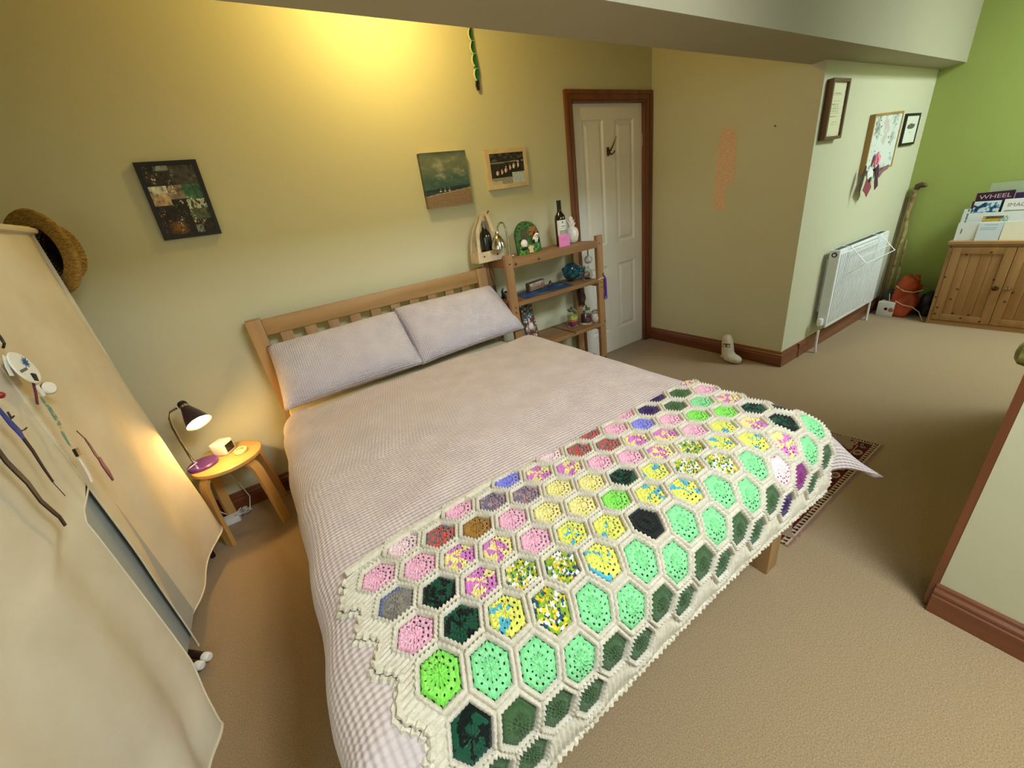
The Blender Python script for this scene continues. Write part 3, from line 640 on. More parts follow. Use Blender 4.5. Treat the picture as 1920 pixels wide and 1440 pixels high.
part('face', lathe(B(), [(0, .006), (.014, .005), (.017, .002), (.0175, -.002), (0, -.003)], bt, (1, -.5, 0), 24), CERAMIC, bu); part('rim', lathe(B(), [(.0165, .0), (.0185, .001), (.0185, -.004), (.0165, -.004)], bt, (1, -.5, 0), 24), CHROME, bu)
def lanyard(name, label, segs):
    t = thing(name, label, 'lanyard', segs[0][1][0])
    for nm, pts, wd_, m, th in segs: part(nm, ribbon(B(), pts, wd_, th), m, t, True, ang=30)
    return t
MAROON = mat('maroon_strap', '5a1a3c', .6); TEALS = mat('teal_pattern', '5f8a80', .6, color2='c9b98a', scale=55, ramp=(.45, .55)); BLUES = mat('blue_strap', '22307e', .6, color2='3a4aa0', scale=70)
lanyard('black_clip_lanyard', 'short plum lanyard with a black buckle hung under the star badge', [('buckle', [(-3.6450, -1.0107, 1.1691), (-3.6450, -1.0195, 1.1505)], .016, BLACK, .008), ('strap', [(-3.6480, -1.0141, 1.1499), (-3.6480, -1.0373, 1.1235), (-3.6480, -1.0611, 1.1010)], .008, MAROON, .002), ('end_tag', [(-3.6480, -1.0127, 1.1403), (-3.6480, -1.0111, 1.1242), (-3.6480, -1.0094, 1.1078)], .012, PAPER, .003)])
lanyard('teal_lanyard', 'teal patterned lanyard with a white tail and black clip on the wardrobe', [('strap', [(-3.6480, -1.0247, 1.1193), (-3.6480, -1.0294, 1.0990), (-3.6480, -1.0256, 1.0752), (-3.6480, -1.0296, 1.0457), (-3.6480, -1.0360, 1.0235), (-3.6480, -1.0467, 1.0030), (-3.6480, -1.0521, 0.9765), (-3.6480, -1.0519, 0.9625)], [.006, .008, .014, .016, .014, .010, .006, .004], TEALS, .002), ('clip', [(-3.6450, -1.0559, 0.9596), (-3.6450, -1.0609, 0.9376)], .016, BLACK, .007), ('tail', [(-3.6480, -1.0520, 0.9362), (-3.6480, -1.0554, 0.9075), (-3.6480, -1.0626, 0.8786), (-3.6480, -1.0721, 0.8583)], [.006, .008, .009, .008], PAPER, .002)])
lanyard('maroon_ribbon', 'maroon festival ribbon, rightmost of the lanyards on the wardrobe', [('cord', [(-3.6550, -0.9604, 0.9797), (-3.6550, -0.9480, 0.9484)], .003, MAROON, .0015), ('band', [(-3.6500, -0.9609, 0.9521), (-3.6500, -0.9608, 0.9260), (-3.6500, -0.9643, 0.8974), (-3.6500, -0.9621, 0.8769)], [.005, .010, .012, .011], MAROON, .002), ('tail', [(-3.6450, -0.9729, 0.8878), (-3.6450, -0.9779, 0.8634), (-3.6450, -0.9778, 0.8357), (-3.6450, -0.9822, 0.8082)], [.014, .018, .018, .008], mat('plum_strap', '6a1a4c', .6), .003)])
lanyard('blue_lanyard', 'blue lanyard with a beaded dark tail on the wardrobe front', [('strap', [(-3.6480, -1.2008, 1.1427), (-3.6480, -1.2000, 1.1192), (-3.6480, -1.1986, 1.0990), (-3.6480, -1.1947, 1.0802), (-3.6480, -1.1963, 1.0607)], [.008, .013, .016, .016, .008], BLUES, .003), ('tail', [(-3.6480, -1.1963, 1.0607), (-3.6480, -1.1979, 1.0257), (-3.6480, -1.2065, 0.9811), (-3.6480, -1.2108, 0.9423)], [.009, .008, .006, .004], mat('dark_cord', '2c1f1c', .7), .003), ('cord', [(-3.6480, -1.2108, 0.9423), (-3.6480, -1.2054, 0.8959)], .002, BLACK, .001)])
lanyard('black_strap', 'long plain black strap, lowest on the wardrobe front', [('strap', [(-3.6400, -1.3071, 1.0822), (-3.6400, -1.3097, 1.0512), (-3.6400, -1.3055, 1.0210), (-3.6400, -1.3010, 0.9895), (-3.6400, -1.3056, 0.9415), (-3.6400, -1.2962, 0.9006), (-3.6400, -1.2914, 0.8842), (-3.6400, -1.2947, 0.8603)], [.012, .013, .013, .012, .011, .010, .009, .008], BLACK, .003)])
for nm, lab, px in (('white_hair_clip', 'grey metal pin stuck in the wardrobe canvas above the blue lanyard', [(-3.6600, -1.1516, 1.1192), (-3.6600, -1.1552, 1.1020), (-3.6600, -1.1422, 1.1040)]), ('safety_pin', 'small dark safety pin beside the blue lanyard', [(-3.6600, -1.1553, 1.0683), (-3.6600, -1.1426, 1.0657), (-3.6600, -1.1304, 1.0664)])):
    single(nm if nm != 'white_hair_clip' else 'hair_pin', tube(B(), px, .002, 6), DARKMETAL, lab, 'pin', px[0])
px = [(-3.6600, -0.9834, 1.2782), (-3.6600, -0.9830, 1.2668), (-3.6600, -0.9856, 1.2531), (-3.6600, -1.0016, 1.2452)]
single('key_ring', tube(B(), px, .003, 6), DARKMETAL, 'dark key ring hung above the red pouch', 'key ring', px[0])
px = [(-3.6500, -1.1597, 1.1696), (-3.6500, -1.1559, 1.1601), (-3.6500, -1.1745, 1.1515)]
single('red_bead', sphere(B(), px[1], .008, 10), mat('red_bead', '8f1f22', .4), 'small dark red bead hung left of the black buckle', 'bead', px[1])

# ------------------------------------------------------------------ pictures on the bed wall
def picture(name, label, cat, O, U, V, depth, border, fmat, fn, nu=60, nv=60, mount=0, glass=False, recess=.004, sides=None):
    O, U, V = Vector(O), Vector(U), Vector(V); N = U.cross(V).normalized(); u, v = U.normalized(), V.normalized(); lu, lv = U.length, V.length
    t = thing(name, label, cat, O+U*.5)
    def pt(a, b, d): return O+u*a+v*b+N*d
    def bar(a0, a1, b0, b1, d0, d1, m, nm):
        bm = B(); vs = [bm.verts.new(pt(a, b, d)) for a in (a0, a1) for b in (b0, b1) for d in (d0, d1)]
        for f in ((0, 1, 3, 2), (4, 6, 7, 5), (0, 4, 5, 1), (2, 3, 7, 6), (0, 2, 6, 4), (1, 5, 7, 3)): bm.faces.new([vs[k] for k in f])
        return part(nm, bm, m, t, False)
    if border:
        for q in ((0, lu, 0, border), (0, lu, lv-border, lv), (0, border, border, lv-border), (lu-border, lu, border, lv-border)): bar(*q, 0, depth, fmat, 'frame_bar')
        d = depth-recess
        bar(border, lu-border, border, lv-border, 0, d-.002, PAPER, 'backing')
        mb = border+mount
        part('picture', grid(B(), nu, nv, lambda a, b: pt(mb+(lu-2*mb)*a, mb+(lv-2*mb)*b, d), None, fn), PRINT, t, False)
    else:
        bar(0, lu, 0, lv, 0, depth-.001, fmat, 'stretcher')
        part('picture', grid(B(), nu, nv, lambda a, b: pt(lu*a, lv*b, depth), None, fn), PRINT, t, False)
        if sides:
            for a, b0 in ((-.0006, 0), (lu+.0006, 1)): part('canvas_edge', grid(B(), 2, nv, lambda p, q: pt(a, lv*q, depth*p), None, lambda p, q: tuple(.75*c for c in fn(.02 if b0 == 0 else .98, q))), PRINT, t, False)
    return t
def collage(u, v):
    tiles = [(0, .5, .72, 1, '33302a'), (.5, 1, .72, 1, '4a4640'), (0, .34, .44, .72, 'b8a084'), (.34, .62, .52, .74, '8a7d70'), (.62, 1, .50, .72, '3c6a52'), (.34, .62, .38, .52, '1d1a16'), (0, .6, 0, .38, '241c12'), (.62, 1, .2, .5, '56604c'), (.62, 1, 0, .2, '24221a')]
    c = C('2a2620')
    for a, b, e, f, h in tiles:
        if a <= u < b and e <= v < f: c = C(h); k = a*7+e*13; break
    else: k = 0
    n = noise.noise((u*16, v*16, k)); n2 = noise.noise((u*40, v*40, k+3))
    if .84 < v and .22 < u < .5 and v > .93: c = C('8f958c')
    if .62 <= u and .36 < v < .5: c = C('c9ccb8') if n < .05 else C('39412f')
    if u < .34 and .62 < v < .72: c = C('c3c8bc')
    if .35 < u < .5 and .6 < v < .72 and n2 > .1: c = C('d8c6a8')
    if u < .5 and v < .24: c = mix(c, C('9a6a2c'), max(0, 2.2*(.42-math.hypot((u-.3)/.5, (v-.1)/.28)))+.5*n2*(n > -.1))
    if .62 < u < .78 and v < .12: c = C('8a8a82') if abs(n2) > .12 else C('33332f')
    n3 = noise.noise((u*7, v*7, k+8)); m = 1+.5*n+.3*n2+.5*n3; c = mix(c, C('cbb9a0'), max(0, (n3*n2*4)-.25)); c = mix(c, C('15120e'), max(0, -n*1.3-.25)); return tuple(max(.004, x*m) for x in c)
picture('collage_picture', 'black framed photo collage hung above the bedside lamp', 'picture', (-3.380, 0, 1.470), (.226, 0, -.002), (.018, 0, .315), (-.0) or .022, .017, BLACK, collage, 80, 100)
def fix_n(): pass
def beach(u, v):
    n = .5*noise.noise((u*4, v*7, 1))+.35*noise.noise((u*9, v*15, 2))+.2*noise.noise((u*22, v*30, 4)); hz = .285+.035*u
    if v > hz+.05:
        t = (v-hz)/(1-hz); c = mix(C('47655e'), C('76806f'), max(0, min(1, (t-.28)*3))); c = mix(c, C('a3a48e'), max(0, n*1.6)*(1 if .3 < t < .85 else .2)); c = mix(c, C('3c4f52'), max(0, (t-.8)*4)); return tuple(x*(.9+.35*n) for x in c)
    if v > hz: return mix(C('22343c'), C('2f4650'), n+.4)
    if v > hz-.06+.05*u: return mix(C('27404a'), C('8a8f86'), max(0, n))
    if v > hz-.075+.05*u: return C('b79d80')
    return tuple(x*(1+.25*noise.noise((u*30, v*30, 6))) for x in C('8e7760'))
cvp = picture('beach_canvas', 'unframed canvas of a cloudy beach on the wall above the shelves', 'picture', (-2.074, 0, 1.446), (.303, 0, .001), (.006, 0, .295), .036, 0, PALEWOOD, beach, 70, 80, sides=True)
bo = B()
for x in (-1.985, -1.955, -1.925): prism(bo, [(x, -.0367, 1.533), (x+.016, -.0367, 1.534), (x+.013, -.0367, 1.529), (x+.003, -.0367, 1.529)], (0, -.0006, 0)); box(bo, x+.008, x+.0095, -.0373, -.0367, 1.533, 1.548)
part('sailing_boats', bo, PAPER, cvp, False)
def rowing(u, v):
    n = noise.noise((u*11, v*11, 4)); n2 = noise.noise((u*30, v*30, 9)); c = tuple(x*(1+.5*n) for x in C('2e2a24'))
    if v > .72: c = mix(c, C('6a6558'), max(0, n*1.4))
    if abs(v-.70-.02*u) < .018: c = C('8f8a80')
    d = v-(.28+.34*u)
    if abs(d) < .16 and .12 < u < .92:
        c = C('211c17')
        for k in range(6):
            cx = .2+.125*k; cy = .30+.34*cx+.02*math.sin(k*5)
            if ((u-cx+.02)/.028)**2+((v-cy+.0)/.075)**2 < 1: c = C('e8e0d6') if k % 2 == 0 or u > cx-.02 else C('3a2c3c')
            if ((u-cx-.018)/.016)**2+((v-cy-.012)/.06)**2 < 1: c = C('b98a6e')
            if ((u-cx)/.024)**2+((v-cy-.095)/.036)**2 < 1: c = C('a8765c')
            if ((u-cx)/.026)**2+((v-cy-.12)/.024)**2 < 1: c = C('d8d4cc') if k % 3 == 2 else C('3a2a20')
    if v < .22: c = mix(C('6d6a60'), C('b8b6aa'), .5+.5*n2)
    if u > .62 and v < .36: c = mix(C('8fa4b0'), C('dce4e8'), .5+n2)
    if u < .3 and v < .12+.05*n: c = C('cbb9a0')
    return c
picture('rowing_picture', 'pale wood framed photo of a boat crew above the wine bottle', 'picture', (-1.618, 0, 1.504), (.319, 0, .002), (.003, 0, .233), .022, .026, PALEWOOD, rowing, 60, 50)
# green strap hanging from the roof
gs = thing('hanging_strap', 'green strap with white loops hanging on the wall beyond the roof beam', 'strap', (-1.598, -.012, 2.6))
part('band', ribbon(B(), [(-1.588, -.012, 2.60), (-1.587, -.012, 2.36), (-1.588, -.014, 2.25), (-1.585, -.016, 2.17), (-1.583, -.015, 2.135), (-1.590, -.012, 2.075)], [.020, .02, .021, .026, .026, .018], .007, (0, 1, 0)), mat('green_webbing', '1f6b3c', .6), gs)
for z in (2.50, 2.44, 2.375, 2.315, 2.255, 2.195, 2.125):
    part('loop', tube(B(), [(-1.597, -.018, z+.027), (-1.606, -.022, z+.018), (-1.611, -.022, z), (-1.607, -.022, z-.018), (-1.597, -.018, z-.027)], .0045, 6), mat('pale_cord', 'd9d6b0', .7), gs)
    part('stitch', box(B(), -1.598, -1.577, -.022, -.019, z+.03, z+.034), mat('green_stitch', '7fb58c', .7), gs, False)
part('toggle', tube(B(), [(-1.598, -.016, 2.10), (-1.603, -.016, 2.075), (-1.597, -.016, 2.052), (-1.589, -.016, 2.056), (-1.585, -.016, 2.10)], .006, 8), BLACK, gs)

# ------------------------------------------------------------------ pine shelf unit by the door
shf = thing('shelf_unit', 'open pine shelf unit between the bed and the white door', 'shelves', (-1.345, -.17, 0))
PX0, PX1, PYF, PYB = -1.765, -.925, -.325, -.03
for x in (PX0, PX1-.055): part('post', box(B(), x, x+.055, PYF, PYF+.03, 0, 1.115, .002), PINEZ, shf)
for x in (PX0, PX1-.055): part('post', box(B(), x, x+.055, PYB-.03, PYB, 0, 1.105, .002), PINEZ, shf)
LEV = (1.082, .808, .466, .125)
for k, z in enumerate(LEV):
    part('shelf', box(B(), PX0+.055, PX1-.055, PYF+.004, PYB-.004, z-.018, z, .001), PINE, shf)
    lip = .048 if k == 0 else .026
    part('front_lip', box(B(), PX0+.055, PX1-.055, PYF+.002, PYF+.018, z-lip, z+.001, .001), PINE, shf)
    for x in (PX0+.028, PX1-.055): part('side_rail', box(B(), x, x+.027, PYF+.03, PYB-.03, z-.052, z-.004, .001), PINEY, shf)
for x in (PX0+.03, PX1-.03):
    for z in (1.06, .78, .745, .44): part('screw', cyl(B(), (x, PYF, z), (x, PYF-.002, z), .0045, n=8), DARKMETAL, shf)
T0, T1, T2, T3 = LEV
# wooden bottle carrier
CX, CY = -1.772, -.115
ca = thing('bottle_carrier', 'pale wooden bottle carrier with strap handles on the top left of the shelves', 'carrier', (CX, CY, T0))
bm = B(); box(bm, CX-.095, CX+.095, CY-.055, CY-.047, T0+.008, T0+.066); box(bm, CX-.095, CX+.095, CY+.047, CY+.055, T0+.008, T0+.066); box(bm, CX-.095, CX-.087, CY-.047, CY+.047, T0+.008, T0+.066); box(bm, CX+.087, CX+.095, CY-.047, CY+.047, T0+.008, T0+.066)
part('crate', bm, PALEWOOD, ca, False); part('crate_base', box(B(), CX-.095, CX+.095, CY-.055, CY+.055, T0+.001, T0+.008), PALEWOOD, ca, False)
for yy in (-.052, .052):
    for sx in (-1, 1):
        part('handle_strap', ribbon(B(), [(CX+sx*.078, CY+yy, T0+.02), (CX+sx*.076, CY+yy*.9, T0+.10), (CX+sx*.052, CY+yy*.5, T0+.20), (CX+sx*.022+.02, CY+yy*.25, T0+.275), (CX+.03, CY, T0+.292)], .022, .004, (0, 1, .25)), PALEWOOD, ca, True)
part('handle_pin', cyl(B(), (CX+.03, CY-.03, T0+.285), (CX+.055, CY-.01, T0+.30), .006, n=8), CHROME, ca)
for x in (-.05, .05): part('rivet', cyl(B(), (CX+x, CY-.055, T0+.038), (CX+x, CY-.058, T0+.038), .005, n=8), DARKMETAL, ca)
BOT = mat('dark_bottle_glass', '14130f', .12, coat=.4)
bt = thing('dark_bottle', 'dark bottle held inside the pale wooden carrier', 'bottle', (CX+.01, CY, T0+.009))
part('glass', lathe(B(), [(0, 0), (.038, 0), (.04, .004), (.04, .14), (.034, .165), (.018, .185), (.0145, .20), (.0145, .235), (0, .236)], (CX+.01, CY, T0+.009), n=24), BOT, bt)
part('neck_foil', lathe(B(), [(.0155, .2), (.0158, .238), (0, .239)], (CX+.01, CY, T0+.009), n=20), mat('grey_foil', '77746a', .35, .6), bt)
# chrome gooseneck clip lamp
cl = thing('clip_lamp', 'chrome gooseneck clip lamp on the top shelf in front of the bottle carrier', 'lamp', (-1.662, -.225, T0))
part('neck', tube(B(), [(-1.662, -.225, T0+.02), (-1.662, -.225, 1.20), (-1.664, -.22, 1.27), (-1.675, -.215, 1.302), (-1.695, -.212, 1.306), (-1.715, -.21, 1.285), (-1.724, -.208, 1.245)], .0058), CHROME, cl)
part('shade', lathe(B(), [(.010, .10), (.013, .085), (.026, .070), (.040, .045), (.047, .015), (.0475, 0), (.044, 0), (.037, .045), (.022, .068), (.0, .08)], (-1.728, -.208, 1.155), n=28), CHROME, cl)
part('clip', box(B(), -1.682, -1.645, -.25, -.20, T0+.001, T0+.02, .003), CHROME, cl)
part('cable', tube(B(), [(-1.67, -.21, T0+.012), (-1.70, -.16, T0+.006), (-1.775, -.13, T0-.006), (-1.79, -.15, 1.02), (-1.785, -.17, .93)], .003, 6), BLACK, cl); part('cable_switch', box(B(), -1.792, -1.776, -.178, -.162, .86, .93, .004), BLACK, cl)
# animal plaque
def arch(n=14, w=.098, h=.205):
    r = w; return [(-w, 0), (w, 0)] + [(r*math.cos(PI*k/n), h-r*1.0+r*1.0*math.sin(PI*k/n)) for k in range(n+1)]
ax, ay = -1.478, -.20; tilt = .13
def plq(x, z, d): return Vector((ax+x, ay+d*-1+z*tilt, T0+z+.0))
pq = thing('panda_plaque', 'green arched plaque with two modelled pandas on the top shelf', 'plaque', (ax, ay, T0))
part('board', prism(B(), [plq(x, z, 0) for x, z in arch()], (0, .018, .002)), mat('mossy_paint', '3f6b2c', .6, color2='2c4a24', scale=30), pq, ang=50)
bm = B()
rq = random.Random(2)
for k in range(46):
    x, z = rq.uniform(-.08, .08), rq.uniform(.15, .195)
    if math.hypot(x, z-.107) < .092: sphere(bm, plq(x, z, .002), rq.uniform(.006, .012), 7, (1, .5, .8))
part('foliage', bm, mat('foliage_paint', '4c7a30', .7, color2='2a4a1c', scale=60), pq, kind='stuff')
bm = B()
for k in range(22): sphere(bm, plq(rq.uniform(.015, .075), rq.uniform(.115, .165), .002), .010, 7, (1, .5, .8))
part('autumn_foliage', bm, mat('rust_paint', 'a05a24', .7), pq, kind='stuff')
bm = B()
for x in (-.05, -.03, -.008): tube(bm, [plq(x, .09, .002), plq(x+.004, .16, .002)], .005, 6)
part('tree_trunks', bm, mat('bark_paint', '5a4232', .7), pq)
bm = B()
for k in range(40): sphere(bm, plq(rq.uniform(-.085, .085), rq.uniform(.004, .05), .002), rq.uniform(.006, .011), 6, (1, .5, 1.2))
part('grass', bm, mat('grass_paint', '57a234', .7), pq, kind='stuff')
PW, PB = mat('panda_white', 'efe9d8', .6), mat('panda_black', '17150f', .6)
def panda(nm, x, z, hx):
    b = B(); sphere(b, plq(x, z, .012), .024, 12, (1, .6, 1.05)); o = part(nm, b, PW, pq)
    hb = B(); sphere(hb, plq(x+hx, z+.022, .022), .019, 12, (1.1, .8, .9)); part('head', hb, PW, o)
    e = B()
    for s in (-1, 1): sphere(e, plq(x+hx+s*.015, z+.038, .022), .0075, 8); sphere(e, plq(x+hx+s*.007, z+.024, .036), .0042, 8); sphere(e, plq(x+s*.02, z-.012, .018), .010, 8, (.8, .8, 1.3))
    sphere(e, plq(x+hx, z+.016, .038), .003, 8); part('markings', e, PB, o)
panda('panda', .052, .085, .006); 
b = B(); sphere(b, plq(-.048, .068, .014), .027, 14, (1, .6, 1.05)); o = part('panda', b, PW, pq, True, 'panda seen from behind')
e = B(); sphere(e, plq(-.05, .04, .016), .022, 10, (1.2, .6, .5)); sphere(e, plq(-.07, .093, .012), .007, 8); part('markings', e, PB, o)
b = B(); prism(b, [plq(-.02, .005, .012), plq(.012, .005, .012), plq(.014, .03, .012), plq(.028, .04, .012), plq(.0, .052, .012), plq(-.035, .04, .012), plq(-.018, .03, .012)], (0, -.008, 0)); part('stump', b, mat('stump_paint', 'd9b892', .6), pq, False)
# wine bottle with label and pink note
wx, wy = -1.178, -.175
wb = thing('wine_bottle', 'dark wine bottle with a cream label on the top shelf', 'bottle', (wx, wy, T0))
part('glass', lathe(B(), [(0, 0), (.036, 0), (.039, .004), (.039, .175), (.035, .20), (.020, .22), (.0145, .235), (.0140, .285), (.0, .286)], (wx, wy, T0), n=28), BOT, wb)
part('capsule', lathe(B(), [(.0150, .225), (.0152, .285), (.0162, .287), (.0162, .297), (.014, .300), (0, .300)], (wx, wy, T0), n=24), BLACK, wb)
def lab(a, z, d=.0006): t = -PI/2-.15+a; return Vector((wx+(.039+d)*math.cos(t), wy+(.039+d)*math.sin(t), T0+z))
lb = part('label', grid(B(), 20, 2, lambda u, v: lab(-1.15+2.3*u, .062+.11*v)), PAPER, wb, ang=180)
bm = B()
prism(bm, [lab(-.12+.12*math.cos(k*PI/5), .157+.008*math.sin(k*PI/5), .0012) for k in range(10)], (0, -.0004, 0)); part('crest', bm, mat('print_grey', '6a6a66', .6), lb, False)
bm = B()
for z_, h_, a_ in ((.128, .007, .42), (.116, .003, .55)): grid(bm, 8, 1, lambda u, v: lab(-a_+2*a_*u, z_+h_*v, .0012))
part('label_print', bm, mat('label_text', '9a968c', .6), lb, False)
bm = grid(B(), 10, 2, lambda u, v: lab(-.75+1.5*u, .078+.028*v, .0010), None, lambda u, v: mix(C('b9b8a4'), C('8f917e'), .5+.8*noise.noise((u*9, v*5, 2)))); part('label_picture', bm, PRINT, lb, False)
pn = thing('pink_note', 'square pink sticky note block in front of the wine bottle', 'note', (-1.205, -.235, T0))
part('pad', box(B(), -1.252, -1.158, -.24, -.232, T0, T0+.078, .0), mat('pink_paper', 'f08cc8', .7), pn, False)
bm = B(); box(bm, -1.235, -1.19, -.2408, -.24, T0+.053, T0+.0545); box(bm, -1.235, -1.20, -.2408, -.24, T0+.044, T0+.0455); part('handwriting', bm, mat('pink_ink', 'c25c9c', .7), pn, False)
# ceramic pineapple
px, py = -1.062, -.15
pi = thing('ceramic_pineapple', 'white ceramic pineapple at the right end of the top shelf', 'ornament', (px, py, T0))
bm = B(); NS = 40
prof = [(.0, 0), (.030, 0), (.040, .012), (.0485, .035), (.051, .058), (.048, .082), (.038, .102), (.022, .112), (0, .113)]
lathe(bm, prof, (px, py, T0), n=NS)
for k in range(9):
    for s in (1, -1): tube(bm, [(px+r*1.0*math.cos(2*PI*k/9+s*z*9), py+r*math.sin(2*PI*k/9+s*z*9), T0+z) for r, z in ((.030, .004), (.043, .018), (.0495, .038), (.0515, .058), (.0485, .082), (.039, .102))], .0022, 5)
part('body', bm, CERAMIC, pi, ang=60)
bm = B()
for lvl, (nl, z0, out, hh) in enumerate(((7, .108, .036, .030), (7, .122, .030, .036), (5, .135, .018, .042), (3, .145, .006, .04))):
    for k in range(nl):
        a = 2*PI*k/nl+lvl*.5; ca_, sa_ = math.cos(a), math.sin(a)
        tube(bm, [(px+.008*ca_, py+.008*sa_, T0+z0-.008), (px+out*.6*ca_, py+out*.6*sa_, T0+z0+hh*.55), (px+out*ca_, py+out*sa_, T0+z0+hh)], [.008, .008, .0012], 6)
part('leaf_crown', bm, CERAMIC, pi, ang=60)
# second shelf: glass, ornaments, blue map, sign, tumblers
def blob(bm, c, r, seed, amp=.25, n=24, s=(1, 1, 1)):
    vs = bmesh.ops.create_icosphere(bm, subdivisions=3, radius=r)['verts']
    for v in vs: d = v.co.normalized(); k = 1+amp*noise.noise(d*2.2+Vector((seed, 0, 0))); v.co = Vector((v.co.x*s[0]*k, v.co.y*s[1]*k, v.co.z*s[2]*k))+Vector(c)
    return bm
gl = thing('teal_glass_vase', 'knobbly teal glass bowl on the second shelf', 'bowl', (-1.085, -.15, T1))
part('glass', blob(B(), (-1.085, -.15, T1+.072), .072, 3, .28, s=(1.08, .9, .86)), TEALGLASS, gl, ang=180)
bm = B(); blob(bm, (-1.085, -.155, T1+.062), .035, 6, .4); part('inner_glass', bm, mat('deep_teal', '174a58', .15), gl, ang=180)
for dx, dz, r in ((-.05, .05, .02), (.05, .075, .018), (0, .105, .016), (.03, .03, .02), (-.03, .09, .015)): part('glass_knob', sphere(B(), (-1.085+dx, -.212, T1+dz), r, 12), TEALGLASS, gl)
oj = thing('glass_ornament', 'round glass ornament with a pink filling at the end of the second shelf', 'ornament', (-1.005, -.225, T1))
part('glass', lathe(B(), [(0, 0), (.025, 0), (.038, .012), (.045, .035), (.040, .06), (.025, .078), (.02, .085), (.022, .10), (.019, .10), (.017, .083), (.022, .075), (.036, .058), (.041, .035), (.034, .014), (0, .006)], (-1.005, -.225, T1), n=28), GLASS, oj)
part('filling', sphere(B(), (-1.005, -.225, T1+.035), .029, 14, (1, 1, .85)), mat('dusky_pink', '8a6658', .7, color2='c9a48e', scale=60), oj)
hb = thing('hanging_bauble', 'pearly bauble hanging inside the right end of the shelves', 'bauble', (-.952, -.195, .94))
part('ball', blob(B(), (-.952, -.195, .942), .030, 9, .12), mat('pearl', 'd8d2c4', .3, color2='a89c8a', scale=50, coat=.5), hb, ang=180); part('ribbon', ribbon(B(), [(-.952, -.195, 1.06), (-.952, -.195, 1.0), (-.952, -.195, .968)], .012, .002, (0, 1, 0)), mat('grey_ribbon', '6d6e66', .7), hb)
mp = thing('blue_map', 'blue printed paper lying flat on the second shelf', 'paper', (-1.40, -.19, T1))
part('sheet', grid(B(), 40, 24, lambda u, v: Vector((-1.62+.42*u+.05*v, -.29+.20*v, T1+.003+.003*noise.noise((u*3, v*3, 1)))), None, lambda u, v: mix(mix(C('2d5f96'), C('17395f'), .5+.9*noise.noise((u*3, v*3, 7))), C('b8b098'), max(0, 3*noise.noise((u*4, v*5, 2))-.9))), PRINT, mp, True)
sg = thing('brown_postcard_stand', 'small brown wooden block with a pale landscape standing on the blue paper', 'block', (-1.43, -.135, T1+.006))
Ms = Matrix.Translation((-1.425, -.14, T1+.008)) @ Matrix.Rotation(.22, 4, 'Z')
part('block', box(B(), -.085, .085, -.012, .022, 0, .062, .003, Ms), mat('umber', '6e4a36', .6, color2='54362a', scale=30), sg)
part('card', grid(B(), 20, 8, lambda u, v: Ms @ Vector((-.075+.15*u, -.0135, .004+.05*v)), None, lambda u, v: mix(C('8a6a50'), C('d8d4c6'), (v*1.6-.9+.5*noise.noise((u*5, v*3, 1)))*1.5)), PRINT, sg)
fg = B(); tube(fg, [(-1.36, -.20, T1+.012), (-1.345, -.205, T1+.03), (-1.335, -.20, T1+.05), (-1.325, -.19, T1+.032)], [.007, .011, .009, .004], 8); tube(fg, [(-1.35, -.205, T1+.03), (-1.31, -.22, T1+.012)], [.006, .003], 6); tube(fg, [(-1.345, -.2, T1+.034), (-1.305, -.19, T1+.03)], [.004, .002], 6)
single('bird_figure', fg, DARKMETAL, 'tiny dark bird figure standing on the blue paper', 'figure', (-1.345, -.2, T1+.004))
for k, (x, y, h, lab_) in enumerate(((-1.742+.05, -.16, .046, 'steel thimble cup nearest the bed on the second shelf'), (-1.655, -.15, .042, 'steel thimble cup beside the dark figure on the second shelf'))):
    c = thing('metal_cup', lab_, 'cup', (x, y, T1), 'small steel cups on the second shelf'); part('cup_body', lathe(B(), [(0, 0), (.014, 0), (.017, h), (.0155, h), (.013, .004), (0, .004)], (x, y, T1), n=18), CHROME, c)
bm = B(); tube(bm, [(-1.685, -.10, T1), (-1.685, -.10, T1+.035), (-1.69, -.10, T1+.05), (-1.68, -.105, T1+.075)], [.014, .012, .008, .002], 8); sphere(bm, (-1.66, -.10, T1+.03), .018, 10)
single('dark_figure', bm, mat('dark_teal', '16262a', .4), 'small dark figure behind the steel cups', 'figure', (-1.68, -.1, T1))
# third shelf: shell plaque, jars, bark piece
s0, s1 = Vector((-1.522, -.175, T2)), Vector((-.0, .06, .272))
def shp(u, v, d=0): return s0+Vector((-.052+.108*u-.008*v, -d, .0))+s1*v
sp = thing('shell_plaque', 'tall narrow plaque covered in shells leaning on the third shelf', 'plaque', s0)
bm = B(); vs = [bm.verts.new(shp(u, v, d)) for u in (0, 1) for v in (0, 1) for d in (-.012, 0)]
for f in ((0, 1, 3, 2), (4, 6, 7, 5), (0, 4, 5, 1), (2, 3, 7, 6), (0, 2, 6, 4), (1, 5, 7, 3)): bm.faces.new([vs[k] for k in f])
part('board', bm, mat('driftwood', '5a4232', .7), sp, False)
rs = random.Random(11); SHELLC = [('e4d2c4', 'shell_cream'), ('b58a7c', 'shell_pink'), ('6f4a42', 'shell_brown'), ('4f8088', 'shell_teal'), ('7a1f2c', 'shell_red')]
for c in range(5):
    bm = B()
    for k in range(26):
        u, v = rs.uniform(.06, .94), rs.random()
        if c == 3 and v < .55: v = .55+v*.7
        if c == 4: v = .5+.1*rs.random(); u = .6+.3*rs.random()
        if c == 4 and k > 5: continue
        sphere(bm, shp(u, min(v, .96), .004), rs.uniform(.006, .012), 7, (1, .6, 1.1))
    part('shells', bm, mat(SHELLC[c][1], SHELLC[c][0], .45), sp, kind='stuff')
part('scallop', sphere(B(), shp(.5, .36, .006), .024, 14, (1, .4, 1.1)), mat('shell_white', 'e8dcd8', .4), sp)
